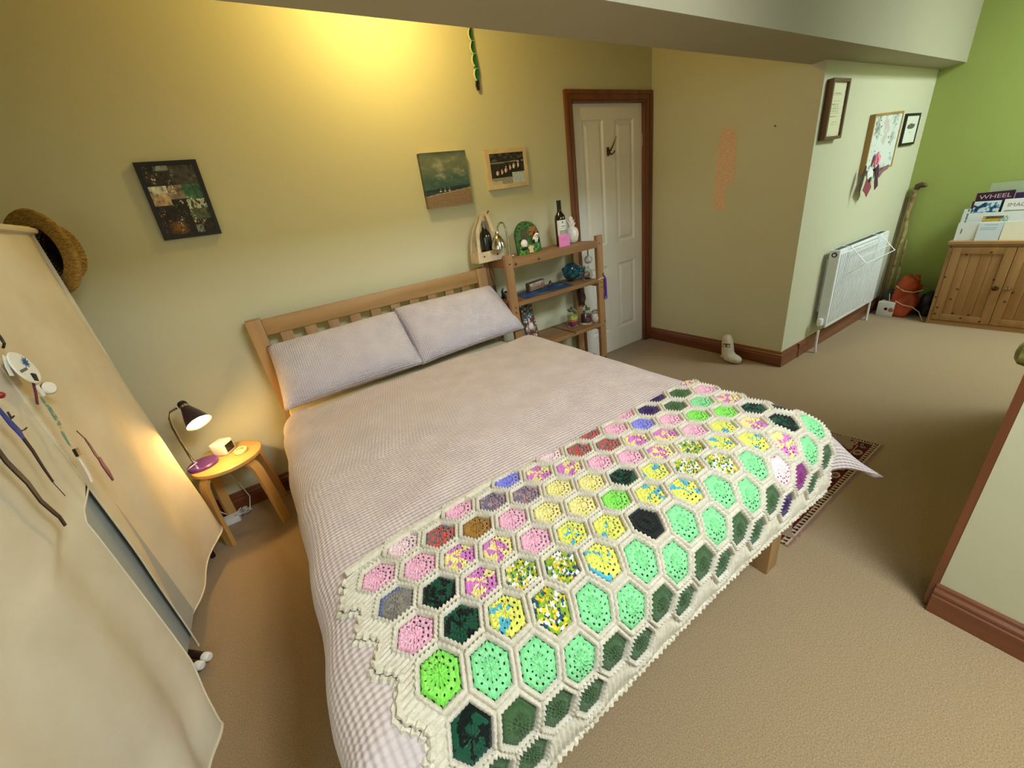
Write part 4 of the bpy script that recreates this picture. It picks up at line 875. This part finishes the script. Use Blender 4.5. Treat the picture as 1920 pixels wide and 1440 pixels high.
def jar(x, y, r, h, label, layers, T2=T2):
    t = thing('candle_jar', label, 'jar', (x, y, T2), 'candle jars on the third shelf'); c = (x, y, T2)
    part('jar_glass', lathe(B(), [(0, 0), (r*.92, 0), (r, .006), (r, h*.72), (r*.8, h*.84), (r*.8, h), (r*.76, h), (r*.76, h*.84), (r*.95, h*.72), (r*.95, .008), (0, .006)], c, n=28), GLASS, t)
    z = .008
    for hh, m in layers: part('wax', cyl(B(), (x, y, T2+z), (x, y, T2+z+hh), r*.93, n=24), m, t); z += hh
    part('jar_lid', lathe(B(), [(0, h+.001), (r*.84, h+.001), (r*.86, h+.008), (r*.5, h+.016), (r*.22, h+.018), (r*.3, h+.030), (0, h+.034)], c, n=24), GLASS, t); return t
jar(-1.125, -.165, .046, .118, 'glass candle jar with yellow over magenta wax on the third shelf', [(.030, mat('magenta_wax', 'a81f5c', .5)), (.016, mat('orange_wax', 'e08a34', .5)), (.030, mat('yellow_wax', 'e8d862', .5))])
jb = jar(-1.030, -.215, .044, .108, 'glass candle jar with dark plum wax on the third shelf', [(.058, mat('plum_wax', '4a2026', .4))], T2+.004)
part('jar_label', grid(B(), 10, 2, lambda u, v: Vector((-1.030+.0446*math.cos(-2.2+1.2*u), -.215+.0446*math.sin(-2.2+1.2*u), T2+.022+.032*v))), mat('jar_label_red', '6e3040', .6), jb, ang=180)
single('jar_coaster', lathe(B(), [(0, 0), (.052, 0), (.052, .0035), (0, .0035)], (-1.03, -.215, T2+.0003), n=24), PALEWOOD, 'pale round coaster under the dark plum candle jar', 'coaster', (-1.03, -.215, T2)) 
wj = thing('white_urn', 'small round white jar with a brown rim at the right end of the third shelf', 'jar', (-.962, -.262, T2))
part('body', blob(lathe(B(), [(0, 0), (.026, 0), (.038, .016), (.044, .04), (.038, .065), (.026, .078), (.0, .080)], (-.962, -.262, T2), n=28), (-.962, -.262, T2+.036), .001, 2), mat('mottled_white', 'e6dfd0', .5, color2='b8a890', scale=70, ramp=(.5, .75)), wj)
part('rim', lathe(B(), [(.03, .074), (.036, .080), (.033, .090), (.02, .096), (0, .097)], (-.962, -.262, T2), n=24), mat('brown_glaze', '7a5c40', .4, color2='d8ccb8', scale=60), wj)
single('bark_carving', blob(B(), (-.95, -.09, T2+.19), .055, 4, .5, s=(.55, .4, 1.55)), mat('bark', '4a3020', .8, color2='2f1e14', scale=30, bump=.8, bscale=50), 'dark knotted bark carving hanging behind the jars', 'carving', (-.95, -.09, T2+.19), ang=180)
lo = thing('white_bowl', 'white bowl on the lowest shelf', 'bowl', (-1.135, -.15, T3)); part('body', lathe(B(), [(0, 0), (.028, 0), (.046, .06), (.051, .11), (.048, .11), (.042, .06), (.025, .006), (0, .006)], (-1.135, -.15, T3), n=28), CERAMIC, lo)
lo = thing('grey_cup', 'grey cup on the lowest shelf beside the right post', 'cup', (-1.015, -.24, T3)); part('body', lathe(B(), [(0, 0), (.034, 0), (.040, .05), (.0385, .068), (.036, .068), (.036, .05), (.03, .006), (0, .006)], (-1.015, -.24, T3), n=24), mat('grey_glaze', '9a988e', .5), lo)
vr = thing('purple_ribbon', 'purple ribbon tied round the right front post of the shelves', 'ribbon', (-.922, -.33, .83))
part('band', tube(B(), [(-.928, -.329, .828), (-.921, -.331, .80), (-.922, -.332, .74), (-.918, -.332, .69), (-.910, -.332, .648)], [.004, .010, .011, .008, .004], 7), mat('violet_ribbon', '53208c', .5), vr); part('bow_tail', tube(B(), [(-.925, -.33, .70), (-.932, -.333, .67), (-.928, -.333, .645)], [.006, .005, .003], 6), mat('violet_ribbon', '53208c'), vr)
bm = B(); tube(bm, [(-.986, -.327, .805), (-.955, -.329, .812), (-.921, -.328, .806), (-.918, -.31, .808)], .004, 6); tube(bm, [(-.93, -.329, .81), (-.915, -.335, .835), (-.912, -.33, .845)], .003, 6)
single('post_string', bm, PALEWOOD, 'pale string tied round the right front post of the shelves', 'string', (-.955, -.329, .81))

# ------------------------------------------------------------------ the radiator wall
def script_page(u, v):
    c = C('e0dcb8')
    rows = [(.80, .22, .3), (.77, .25, .3), (.66, .4, .15), (.60, .3, .15), (.56, .28, .2), (.52, .3, .18), (.48, .26, .2), (.44, .3, .2), (.38, .3, .12), (.27, .42, .22), (.23, .44, .12)]
    for r, a, b in rows:
        if abs(v-r) < .008 and a-.12 < u < a+b+.2 and noise.noise((u*22, r*9, 1)) > -.15: return C('a8a078')
    if (u < .06 or u > .94 or v < .04 or v > .96) and noise.noise((u*20, v*30, 2)) > .2: return C('b8b08c')
    return c
RF = wood('brown_frame', '6a4a2a', '54381e', 'z', .5)
picture('deep_box_picture', 'deep brown box frame with a pale page of verse, nearest the wall corner', 'picture', (.042, YB, 1.484), (.222, 0, 0), (0, 0, .308), .036, .016, RF, script_page, 40, 90, recess=.012)
def world_map(u, v):
    c = C('d5dcd4'); n = noise.noise((u*3.2, v*3.6, 5))+.4*noise.noise((u*11, v*11, 2))
    if n > .28: c = mix(c, C('8d8a78'), (n-.28)*2)
    if n < -.34: c = mix(c, C('c09c90'), .5)
    if noise.noise((u*18, v*18, 8)) > .38 and n > .1: c = C('5c6054')
    return c
pin = picture('pinned_map', 'wood framed pale map board hung above the radiator', 'picture', (.752, YB, 1.243), (.505, 0, .012), (.0, 0, .362), .032, .014, wood('honey_frame', 'b08a4c', '96713a', 'z', .5), world_map, 60, 60)
def dark_smudge(u, v):
    c = C('dfe2d2'); d = ((u-.48)/.34)**2+((v-.62)/.10)**2
    if d+.9*noise.noise((u*7, v*7, 3)) < .9: return mix(C('33382e'), C('7a7f70'), .5+noise.noise((u*14, v*14, 1)))
    if abs(v-.38) < .012 and .42 < u < .6 or abs(v-.25) < .008 and .4 < u < .62: return C('a8aa9a')
    return c
picture('small_black_picture', 'small black framed print of a dark island beside the map board', 'picture', (1.395, YB, 1.386), (.29, 0, 0), (0, 0, .214), .016, .017, BLACK, dark_smudge, 40, 40)
y_ = YB-.045
def hang(name, label, cat, items):
    t = thing(name, label, cat, items[0][1][0])
    for nm, pts, wd_, m, th in items: part(nm, ribbon(B(), pts, wd_, th, (0, 1, 0)), m, t, True, ang=30)
    return t
ROSE = mat('rosette_pink', 'e08098', .6, color2='cc6484', scale=40); PLUM = mat('plum_ribbon', '4a1c3e', .6); 
hang('pink_rosette', 'pink ribbon hung over the lower edge of the map board', 'ribbon', [('bow', [(0.9022, -1.2480, 1.3658), (0.8857, -1.2480, 1.3468), (0.8723, -1.2480, 1.3075), (0.8797, -1.2480, 1.2799)], [.02, .04, .04, .02], ROSE, .006), ('bow', [(0.8805, -1.2500, 1.3601), (0.9275, -1.2500, 1.3305), (0.9141, -1.2500, 1.2908)], [.02, .04, .025], mat('rosette_rose', 'e88aa0', .6), .006)])
hang('plum_medal_ribbon', 'plum medal ribbon hung below the pink ribbon', 'ribbon', [('ribbon', [(0.9259, -1.2460, 1.2769), (0.9527, -1.2460, 1.2333), (0.9642, -1.2460, 1.1832), (0.9967, -1.2460, 1.1301)], [.05, .055, .05, .05], PLUM, .004), ('crossed_ribbon', [(1.1371, -1.2480, 1.2613), (1.0457, -1.2480, 1.2468), (0.9907, -1.2480, 1.2090)], [.03, .035, .03], mat('dusty_plum', '8a6070', .6), .003)])
hang('white_pass', 'white festival pass with a dark round emblem hung under the map board', 'pass', [('card', [(0.7729, -1.2520, 1.2670), (0.8172, -1.2520, 1.2228), (0.8329, -1.2520, 1.1801)], [.05, .09, .08], PAPER, .003), ('ticket', [(0.7474, -1.2540, 1.1739), (0.8085, -1.2540, 1.1473), (0.8456, -1.2540, 1.1155)], [.08, .085, .08], mat('ticket_maroon', '8c3a4c', .6), .003)])
sp0 = [(0.8108, -1.2580, 1.2020)][0]
single('pass_emblem', lathe(B(), [(0, 0), (.016, 0), (.016, .003), (0, .003)], sp0, (0, -1, 0), 18), mat('emblem_green', '4a5c50', .5), 'round dark emblem on the white festival pass', 'emblem', sp0)
hang('dark_lanyard', 'dark thin lanyard hanging lowest under the map board', 'lanyard', [('loop', [(0.7180, -1.2500, 1.2946), (0.7116, -1.2500, 1.2586), (0.7017, -1.2500, 1.2125), (0.6917, -1.2500, 1.1658), (0.6926, -1.2500, 1.1314)], [.012, .03, .035, .03, .014], mat('brown_lanyard', '3c2c2e', .6), .003), ('cord', [(0.6926, -1.2500, 1.1314), (0.7086, -1.2500, 1.1020), (0.6864, -1.2500, 1.0764)], .008, BLACK, .002)])

rad = thing('radiator', 'white panel radiator with a thermostat valve mounted on the pale wall', 'radiator', (.90, -1.265, .19))
RX0, RX1, RZ0, RZ1 = .44, 1.345, .195, .772
bm = B(); box(bm, RX0, RX1, -1.293, -1.28, RZ0, RZ1, .004); part('front_panel', bm, RADW, rad)
for k in range(27): x = RX0+.03+k*.0318; part('flute', box(B(), x, x+.017, -1.2985, -1.292, RZ0+.03, RZ1-.03, .003), RADW, rad)
part('back_panel', box(B(), RX0+.01, RX1-.01, -1.245, -1.233, RZ0, RZ1-.01, .003), RADW, rad)
for x in (RX0-.002, RX1-.004): part('side_cover', box(B(), x, x+.006, -1.288, -1.232, RZ0+.02, RZ1-.002), RADW, rad, False)
bm = B(); box(bm, RX0, RX1, -1.288, -1.232, RZ1-.004, RZ1+.002)
part('top_grille', bm, RADW, rad, False)
bm = B()
for k in range(44): x = RX0+.02+k*.0197; box(bm, x, x+.008, -1.278, -1.242, RZ1+.002, RZ1+.0035)
part('grille_slots', bm, DARKMETAL, rad, False, kind='stuff')
part('bracket', box(B(), RX0+.05, RX1-.05, -1.234, YB-.001, .3, .7), RADW, rad, False)
part('vent_ring', tube(B(), [(RX0-.004, -1.262+.014*math.cos(2*PI*k/18), .742+.014*math.sin(2*PI*k/18)) for k in range(18)], .0035, 6, closed=True), DARKMETAL, rad)
part('vent_plug', cyl(B(), (RX0+.002, -1.262, .742), (RX0-.006, -1.262, .742), .009, n=12), CHROME, rad)
part('valve_head', lathe(B(), [(0, 0), (.017, 0), (.019, .01), (.019, .045), (.015, .052), (0, .053)], (.40, -1.268, .225), n=18), WHITE, rad)
bm = B(); cyl(bm, (.40, -1.268, .19), (.40, -1.268, .225), .012, n=10); cyl(bm, (.40, -1.268, .205), (.445, -1.268, .22), .010, n=10); part('valve_body', bm, CHROME, rad)
part('feed_pipe', tube(B(), [(.40, -1.268, .195), (.398, -1.268, .15), (.396, -1.27, .08), (.397, -1.272, .03), (.402, -1.275, 0)], .0085, 8), WHITE, rad)
part('return_pipe', tube(B(), [(1.37, -1.265, .215), (1.385, -1.265, .19), (1.388, -1.266, .10), (1.388, -1.268, 0)], .0085, 8), WHITE, rad); part('lockshield', lathe(B(), [(0, 0), (.014, 0), (.015, .03), (0, .034)], (1.385, -1.265, .21), n=14), WHITE, rad)
air = thing('radiator_airer', 'white wire drying rack hooked over the top of the radiator', 'airer', (.86, -1.35, .6))
for x in (.585, 1.12): part('side_wire', tube(B(), [(x, -1.236, RZ1-.03), (x, -1.238, RZ1+.008), (x, -1.30, RZ1+.008), (x-.008, -1.412, .662), (x+.01, -1.302, .570)], .0032, 6), RADW, air)
for y, z in ((-1.306, .768), (-1.335, .738), (-1.372, .700), (-1.412, .662)): part('rail', tube(B(), [(.585-(.008 if y < -1.34 else 0), y, z), (1.12, y, z)], .0026, 6), RADW, air)

# ------------------------------------------------------------------ corner: sticks and bags
def stick(name, label, pts, r, m, extra=None):
    t = thing(name, label, 'walking stick', (pts[0][0], pts[0][1], 0)); part('shaft', tube(B(), pts, r, 8), m, t); return t
STK = mat('stick_pale', 'b09a6a', .6, color2='7a5c38', scale=14, stretch=(1, 1, 1.5)); STD = wood('stick_brown', '6a4a2c', '4a3220', 'z', .5)
s1 = stick('carved_stick', 'pale twisted walking stick with a dark snake head handle in the corner', [(1.80, -1.262, 0), (1.81, -1.258, .3), (1.825, -1.252, .55), (1.835, -1.262, .7), (1.84, -1.248, .85), (1.85, -1.256, 1.0), (1.85, -1.262, 1.04)], [.012, .013, .014, .016, .014, .016, .016], STK)
part('handle', tube(B(), [(1.85, -1.262, 1.035), (1.848, -1.268, 1.058), (1.845, -1.285, 1.066), (1.84, -1.31, 1.060), (1.838, -1.325, 1.052)], [.019, .024, .022, .017, .006], 9), mat('snake_dark', '3c2c1c', .5, color2='5a4428', scale=60), s1)
stick('plain_stick', 'plain brown stick leaning behind the carved walking stick', [(1.74, -1.235, 0), (1.80, -1.225, .5), (1.852, -1.218, .98)], .010, STD)
stick('short_cane', 'short pale cane beside the orange bag', [(1.80, -1.31, 0), (1.845, -1.285, .62)], .009, STK)
def crumple(fn, c, amp, seed):
    def g(u, v): p = fn(u, v); d = (p-Vector(c)); return p + d*amp*(noise.noise(p*9+Vector((seed, 0, 0)))+.6*noise.noise(p*22+Vector((seed, 3, 0))))
    return g
def sack(c, prof, sx, sy, seed, amp=.35, n=40, lean=(0, 0)):
    bm = B(); H = prof[-1][1]
    def fn(u, v):
        k = v*(len(prof)-1); i = min(int(k), len(prof)-2); f = k-i; r = prof[i][0]*(1-f)+prof[i+1][0]*f; z = prof[i][1]*(1-f)+prof[i+1][1]*f; a = 2*PI*u
        return Vector((c[0]+r*sx*math.cos(a)+lean[0]*z, c[1]+r*sy*math.sin(a)+lean[1]*z, c[2]+z))
    bm = grid(bm, n, n//2, lambda u, v: (lambda p: Vector((p.x, p.y, max(c[2]+.001, p.z))))(crumple(fn, (c[0], c[1], c[2]+H*.5), amp, seed)(u % 1 if u < 1 else 0, v))); bmesh.ops.remove_doubles(bm, verts=bm.verts, dist=.0005); return bm
ob = thing('orange_bag', 'crumpled orange drawstring bag slumped against the green wall', 'bag', (1.70, -1.44, 0))
part('body', sack((1.685, -1.425, 0), [(.0, 0), (.085, .004), (.10, .06), (.095, .14), (.088, .22), (.085, .29), (.05, .345), (.0, .36)], 1.0, .95, 2, .45, 56, (.05, .02)), mat('orange_nylon', 'b8481c', .5, color2='98360f', scale=9), ob, ang=180)
bm = B(); tube(bm, [(1.60, -1.36, .27), (1.585, -1.42, .235), (1.60, -1.48, .225), (1.64, -1.53, .24)], .0035, 6); tube(bm, [(1.60, -1.38, .14), (1.575, -1.44, .115), (1.59, -1.50, .10), (1.60, -1.55, .06), (1.54, -1.60, .004)], .0035, 6); tube(bm, [(1.60, -1.33, .2), (1.585, -1.35, .1), (1.57, -1.39, .06)], .003, 6)
part('drawstring', bm, PALEWOOD, ob)
wbx = thing('white_box', 'small white box with a dark dot standing beside the radiator pipe', 'box', (1.63, -1.335, 0))
Mb = Matrix.Translation((1.625, -1.33, 0)) @ Matrix.Rotation(-.12, 4, 'Z')
part('carton', box(B(), -.045, .06, -.06, .055, 0, .125, .003, Mb), PAPER, wbx); part('printed_dot', cyl(B(), Mb @ Vector((-.0452, -.01, .065)), Mb @ Vector((-.0462, -.01, .065)), .013, n=12), BLACK, wbx)
part('printed_flame', cyl(B(), Mb @ Vector((-.0452, -.048, .06)), Mb @ Vector((-.0462, -.048, .06)), .02, n=12), mat('flame_orange', 'b86a44', .6), wbx)
single('black_rucksack', sack((1.745, -1.56, 0), [(.0, 0), (.06, .004), (.07, .06), (.066, .12), (.05, .18), (.0, .215)], 1.2, .9, 5, .3), mat('black_nylon', '1a1c20', .5, color2='2a2e36', scale=12), 'black bag squeezed between the orange bag and the cupboard', 'bag', (1.745, -1.56, 0), ang=180)
single('grey_pouch', sack((1.70, -1.31, .126), [(.0, 0), (.05, .004), (.055, .03), (.045, .07), (.0, .095)], 1.0, .9, 8, .3), mat('charcoal_nylon', '33353a', .6), 'dark grey pouch lying on the white box', 'bag', (1.70, -1.31, .126), ang=180)

# ------------------------------------------------------------------ pine cupboard
KX, KY0, KY1, KZ = 1.50, -1.63, -2.315, .662
cu = thing('pine_cupboard', 'knotty pine two door cupboard against the green wall', 'cupboard', (1.69, -2.0, 0))
part('top', box(B(), KX-.012, XG-.004, KY1-.012, KY0+.012, KZ-.024, KZ, .003), CPINEY, cu)
part('side_panel', box(B(), KX+.02, XG-.006, KY0-.018, KY0, 0, KZ-.024), CPINE, cu, False); part('side_panel', box(B(), KX+.02, XG-.006, KY1, KY1+.018, 0, KZ-.024), CPINE, cu, False)
part('plinth', box(B(), KX+.004, KX+.022, KY1+.018, KY0-.018, 0, .035), CPINEY, cu, False); part('back_panel', box(B(), XG-.012, XG-.006, KY1+.018, KY0-.018, .03, KZ-.024), CPINE, cu, False); part('base_panel', box(B(), KX+.022, XG-.012, KY1+.018, KY0-.018, .03, .045), CPINE, cu, False)
bm = B(); box(bm, KX, KX+.02, KY0-.022, KY0, .0, KZ-.024); box(bm, KX, KX+.02, KY1, KY1+.022, 0, KZ-.024); box(bm, KX, KX+.02, KY1+.022, KY0-.022, KZ-.042, KZ-.024); part('face_frame', bm, CPINE, cu, False)
KM = (KY0+KY1)/2
for ya, yb, hs in ((KY0-.024, KM+.0015, 1), (KM-.0015, KY1+.024, -1)):
    za, zb = .04, KZ-.045; bm = B(); y0_, y1_ = min(ya, yb), max(ya, yb); sw_ = .05
    box(bm, KX-.004, KX+.016, y0_, y0_+sw_, za, zb, .002); box(bm, KX-.004, KX+.016, y1_-sw_, y1_, za, zb, .002); box(bm, KX-.004, KX+.016, y0_+sw_, y1_-sw_, za, za+sw_, .002); box(bm, KX-.004, KX+.016, y0_+sw_, y1_-sw_, zb-sw_, zb, .002)
    dr_ = part('door', bm, CPINE, cu, True)
    n_ = 4; w_ = (y1_-y0_-2*sw_)/n_
    for k in range(n_): part('plank', box(B(), KX+.004, KX+.012, y0_+sw_+w_*k+.0008, y0_+sw_+w_*(k+1)-.0008, za+sw_, zb-sw_, .0015), CPINE, dr_)
    ky = KM+.030*hs; yh = KY0-.024 if hs > 0 else KY1+.024
    part('knob', lathe(B(), [(.010, 0), (.010, .004), (.007, .008), (.007, .014), (.014, .019), (.018, .027), (.016, .034), (.008, .039), (0, .040)], (KX-.004, ky, .325), (-1, 0, 0), 20), mat('dark_brass' if hs > 0 else 'worn_brass', '5a3f30' if hs > 0 else '9a8060', .25, .9), dr_, True, 'dark bronze knob' if hs > 0 else 'worn brass knob')
    for z in (zb-.06, za+.06): part('hinge', cyl(B(), (KX-.003, yh+.002*hs, z-.022), (KX-.003, yh+.002*hs, z+.022), .0045, n=8), BRASS, dr_)
# papers and magazines standing on the cupboard
def card(name, label, cat, x, ya, yb, h, m, lean=.03, th=.004, z0=KZ, tilt=0):
    t = thing(name, label, cat, (x, (ya+yb)/2, z0)); bm = B()
    vs = [bm.verts.new((x+lean*q+d, (ya if e == 0 else yb), z0+h*q+(tilt if e == 0 else 0)*q)) for e in (0, 1) for q in (0, 1) for d in (0, th)]
    for f in ((0, 1, 3, 2), (4, 6, 7, 5), (0, 4, 5, 1), (2, 3, 7, 6), (0, 2, 6, 4), (1, 5, 7, 3)): bm.faces.new([vs[k] for k in f])
    part('sheet', bm, m, t, False); return t
def paintcard(t, x, ya, yb, h, lean, fn, z0=KZ, a=(0, 1), b=(0, 1), nu=40, nv=30, nm='print'):
    return part(nm, grid(B(), nu, nv, lambda u, v: (lambda uu, q: Vector((x+lean*q-.0012, ya+(yb-ya)*uu, z0+h*q)))(a[0]+(a[1]-a[0])*u, b[0]+(b[1]-b[0])*v), None, fn), PRINT, t, False)
CREAM = mat('cream_card', 'e6e0c8', .7); BLUEP = mat('blue_white_paper', 'ccd8e0', .6); VIOL = mat('violet_cover', '3a1450', .5); WHEELC = mat('aubergine_cover', '35102f', .45)
bx = thing('letter_rack', 'white card letter rack in front of the magazines on the cupboard', 'rack', (1.62, -1.85, KZ))
part('front_panel', box(B(), 1.535, 1.540, -2.22, -1.635, KZ, KZ+.128), PAPER, bx, False)
part('middle_panel', box(B(), 1.60, 1.605, -2.22, -1.628, KZ, KZ+.185), PAPER, bx, False)
part('back_panel', box(B(), 1.79, 1.795, -2.22, -1.625, KZ, KZ+.22), PAPER, bx, False)
part('rack_base', box(B(), 1.54, 1.79, -2.22, -1.635, KZ, KZ+.004), PAPER, bx, False)
part('slot_mark', box(B(), 1.5335, 1.535, -1.665, -1.660, KZ+.05, KZ+.085), mat('print_grey', '6a6a66', .6), bx, False)
c = card('window_envelope', 'pale blue white envelope in front of the white letter rack', 'envelope', 1.522, -1.745, -1.862, .122, BLUEP, .01, .003)
paintcard(c, 1.522, -1.745, -1.862, .122, .01, lambda u, v: C('8fa3b8') if (abs(v-.88) < .03 and .25 < u < .8) or (abs(v-.72) < .02 and .1 < u < .8) or (abs(v-.62) < .02 and .1 < u < .75) else C('ccd8e0'))
card('cream_envelope', 'cream envelope right of the pale blue envelope on the cupboard', 'envelope', 1.524, -1.866, -1.99, .124, CREAM, .01, .003)
def leafcard(u, v):
    if v > .62 and .08 < u+.1*noise.noise((u*5, v*5, 1)) < .8: return mix(C('3c4a2c'), C('7a6238'), u+.4*noise.noise((u*9, v*9, 2)))
    if .02 < u < .62: return mix(C('d8b84c'), C('a8822c'), .4+noise.noise((u*8, v*8, 3)))
    if u > .72 and noise.noise((u*16, v*16, 5)) > 0: return C('3f8f78')
    return C('a89868') if u < .72 else C('dfe4dc')
c = card('leaf_postcard', 'postcard of yellow leaves tucked behind the pale blue envelope', 'postcard', 1.56, -1.745, -1.87, .165, PAPER, .012, .002); paintcard(c, 1.56, -1.745, -1.87, .165, .012, leafcard, b=(.70, .99))
c = card('small_grey_card', 'small pale card with grey stripe at the left end of the letter rack', 'card', 1.588, -1.632, -1.668, .218, PAPER, .008, .002); paintcard(c, 1.588, -1.632, -1.668, .218, .008, lambda u, v: C('6d7678') if .55 < u < .8 and noise.noise((v*9, u, 2)) > -.2 else C('d8ded8'), b=(.4, .99), nu=16)
def bluefn(u, v):
    n = noise.noise((u*3.5, v*3.5, 3))+.5*noise.noise((u*9, v*9, 1)); return C('17395c') if n > .22 else C('4f86ac') if n > -.02 else C('d3dfe2')
c = card('blue_magazine', 'blue and white magazine standing in front of the aubergine magazine', 'magazine', 1.62, -1.668, -1.80, .262, PAPER, .012, .006); paintcard(c, 1.62, -1.668, -1.80, .262, .012, bluefn, b=(.55, .985))
c = card('navy_folder', 'dark navy folder edge beside the blue magazine', 'folder', 1.642, -1.70, -1.818, .268, mat('navy_card', '1c2238', .5), .012, .005)
c = card('white_magazine', 'white magazine headed with thin capitals right of the blue magazine', 'magazine', 1.618, -1.815, -2.03, .268, PAPER, .012, .006)
part('title', text_bm('IMAGA', .036, (1.628, -1.838, KZ+.216), (0, -1, 0), (.045, 0, 1), .001), mat('title_brown', '9a7a68', .6), c, False)
bm = B()
for z, a_, b_ in ((.188, -1.83, -1.99), (.155, -1.835, -2.0)): box(bm, 1.6235, 1.6245, b_, a_, KZ+z, KZ+z+.004)
part('rule', bm, mat('print_grey', '6a6a66', .6), c, False)
c = card('wheel_magazine', 'aubergine magazine with large pale capitals standing at the back', 'magazine', 1.68, -1.655, -1.842, .322, WHEELC, .014, .008, tilt=-.006)
part('title', text_bm('WHEEL', .040, (1.6925, -1.672, KZ+.272), (0, -1, .03), (.043, 0, 1), .0012, .158), mat('title_lilac', 'd8b8cc', .5), c, False)
part('small_title', text_bm('THE', .012, (1.6935, -1.662, KZ+.276), (0, 0, 1), (.043, 1, 0), -.0012), mat('title_lilac', 'd8b8cc'), c, False)
c = card('maroon_booklet', 'deep maroon booklet peeping out below the aubergine magazine', 'booklet', 1.66, -1.648, -1.83, .262, mat('maroon_cover', '4a0f22', .5), .012, .005)
c = card('violet_booklet', 'violet booklet behind the white magazine', 'booklet', 1.70, -1.845, -1.97, .300, VIOL, .012, .005)
card('plastic_wallet', 'translucent green grey plastic wallet standing behind all the papers', 'wallet', 1.76, -1.70, -1.99, .372, mat('wallet_plastic', 'b4c0a0', .3, alpha=.75), .02, .003)

# ------------------------------------------------------------------ floor things: rug, owl doorstop
R0, RU, RV = Vector((-1.675, -2.028, .002)), Vector((.985, .012, 0)), Vector((-.06, .40, 0))
def rugcol(u, v):
    d = v*.40*2.15; x = u*.985; red, cr, bk = C('5a1a1e'), C('b49a7a'), C('1c1114')
    e = (1-u)*.985*2.15                                          # distance from the right end
    if d < .012: return cr if (d < .004 or d > .009) else C('7a2434')
    def border(d, x):
        if d < .052:
            k = (x/.022) % 1; return cr if abs(k-.5) < .12+.28*((d-.012)/.04) else bk
        if d < .058: return cr
        if d < .066: return red
        if d < .150:
            k = (x/.13) % 1; yy = (d-.108)/.036; xx = (k-.5)/.21; r = math.hypot(xx, yy)
            if r < .62: return C('55564c')
            if r < 1: return cr
            z = abs(k-.5)*2; 
            if abs(z-(.72+.2*abs(yy))) < .07: return bk
            if abs(z-(.86+.1*abs(yy))) < .04: return cr
            return red
        if d < .158: return cr
        return mix(red, C('6a2226'), .5+noise.noise((x*20, d*20, 1)))
    if e < .012: return cr
    if e < d: return border(e, d)
    return border(d, x)
rg = thing('rug', 'small dark red patterned rug beside the foot of the bed', 'rug', R0+RU*.5)
part('pile', grid(B(), 260, 110, lambda u, v: R0+RU*u+RV*v+Vector((0, 0, .005+.002*noise.noise((u*6, v*4, 1)))), None, rugcol), CLOTHPRINT, rg, True, ang=180)
bm = B(); box(bm, 0, 1, 0, 1, -.001, .0045)
for vtx in bm.verts: vtx.co = R0+RU*vtx.co.x+RV*vtx.co.y+Vector((0, 0, vtx.co.z))
part('backing', bm, mat('rug_backing', '8a7258', .9), rg, False)
bm = B()
for k in range(150): p = R0+RU*(k/149); tube(bm, [p+Vector((0, 0, .003)), p+Vector((random.uniform(-.003, .003), -random.uniform(.006, .014), .001))], .0016, 4)
part('fringe', bm, mat('rug_fringe', 'a87c78', .9), rg, kind='stuff')
sk_ = thing('sock_doorstop', 'white stuffed sock shaped doorstop with a spectacled face by the skirting', 'doorstop', (-.135, -.90, 0))
SOCK = mat('sock_cotton', 'dcd4c0', .9, color2='cfc6b0', scale=30, bump=.3, bscale=120)
path = [(-.150, -.862, .228, .020), (-.148, -.864, .215, .032), (-.145, -.868, .18, .040), (-.140, -.872, .13, .043), (-.138, -.875, .085, .046), (-.138, -.89, .052, .048), (-.136, -.92, .040, .040), (-.133, -.95, .035, .034), (-.130, -.972, .031, .026), (-.128, -.983, .028, .012)]
part('body', tube(B(), [p[:3] for p in path], [p[3] for p in path], 20), SOCK, sk_, ang=180)
fc = Vector((-.183, -.886, .155))
def facep(y, z, d=0): c0 = Vector((-.143, -.870, z)); a = (y)/.042; return c0+Vector((-math.cos(a)*(.0425+d), -math.sin(a)*(.0425+d), 0))
bm = grid(B(), 16, 6, lambda u, v: facep(-.012+.052*u, .138+.03*v+.004*math.sin(u*PI), .001)); part('face_mask', bm, mat('print_dark', '4a483e', .7), sk_, ang=180)
for yy in (.0, .027): part('eye', grid(B(), 8, 6, lambda u, v: facep(yy-.007+.015*u, .144+.017*v, .002)), mat('print_cream', 'cfc8b0', .7), sk_, ang=180)
part('label_tag', box(B(), -.139, -.137, -.838, -.82, .03, .045), PAPER, sk_, False)
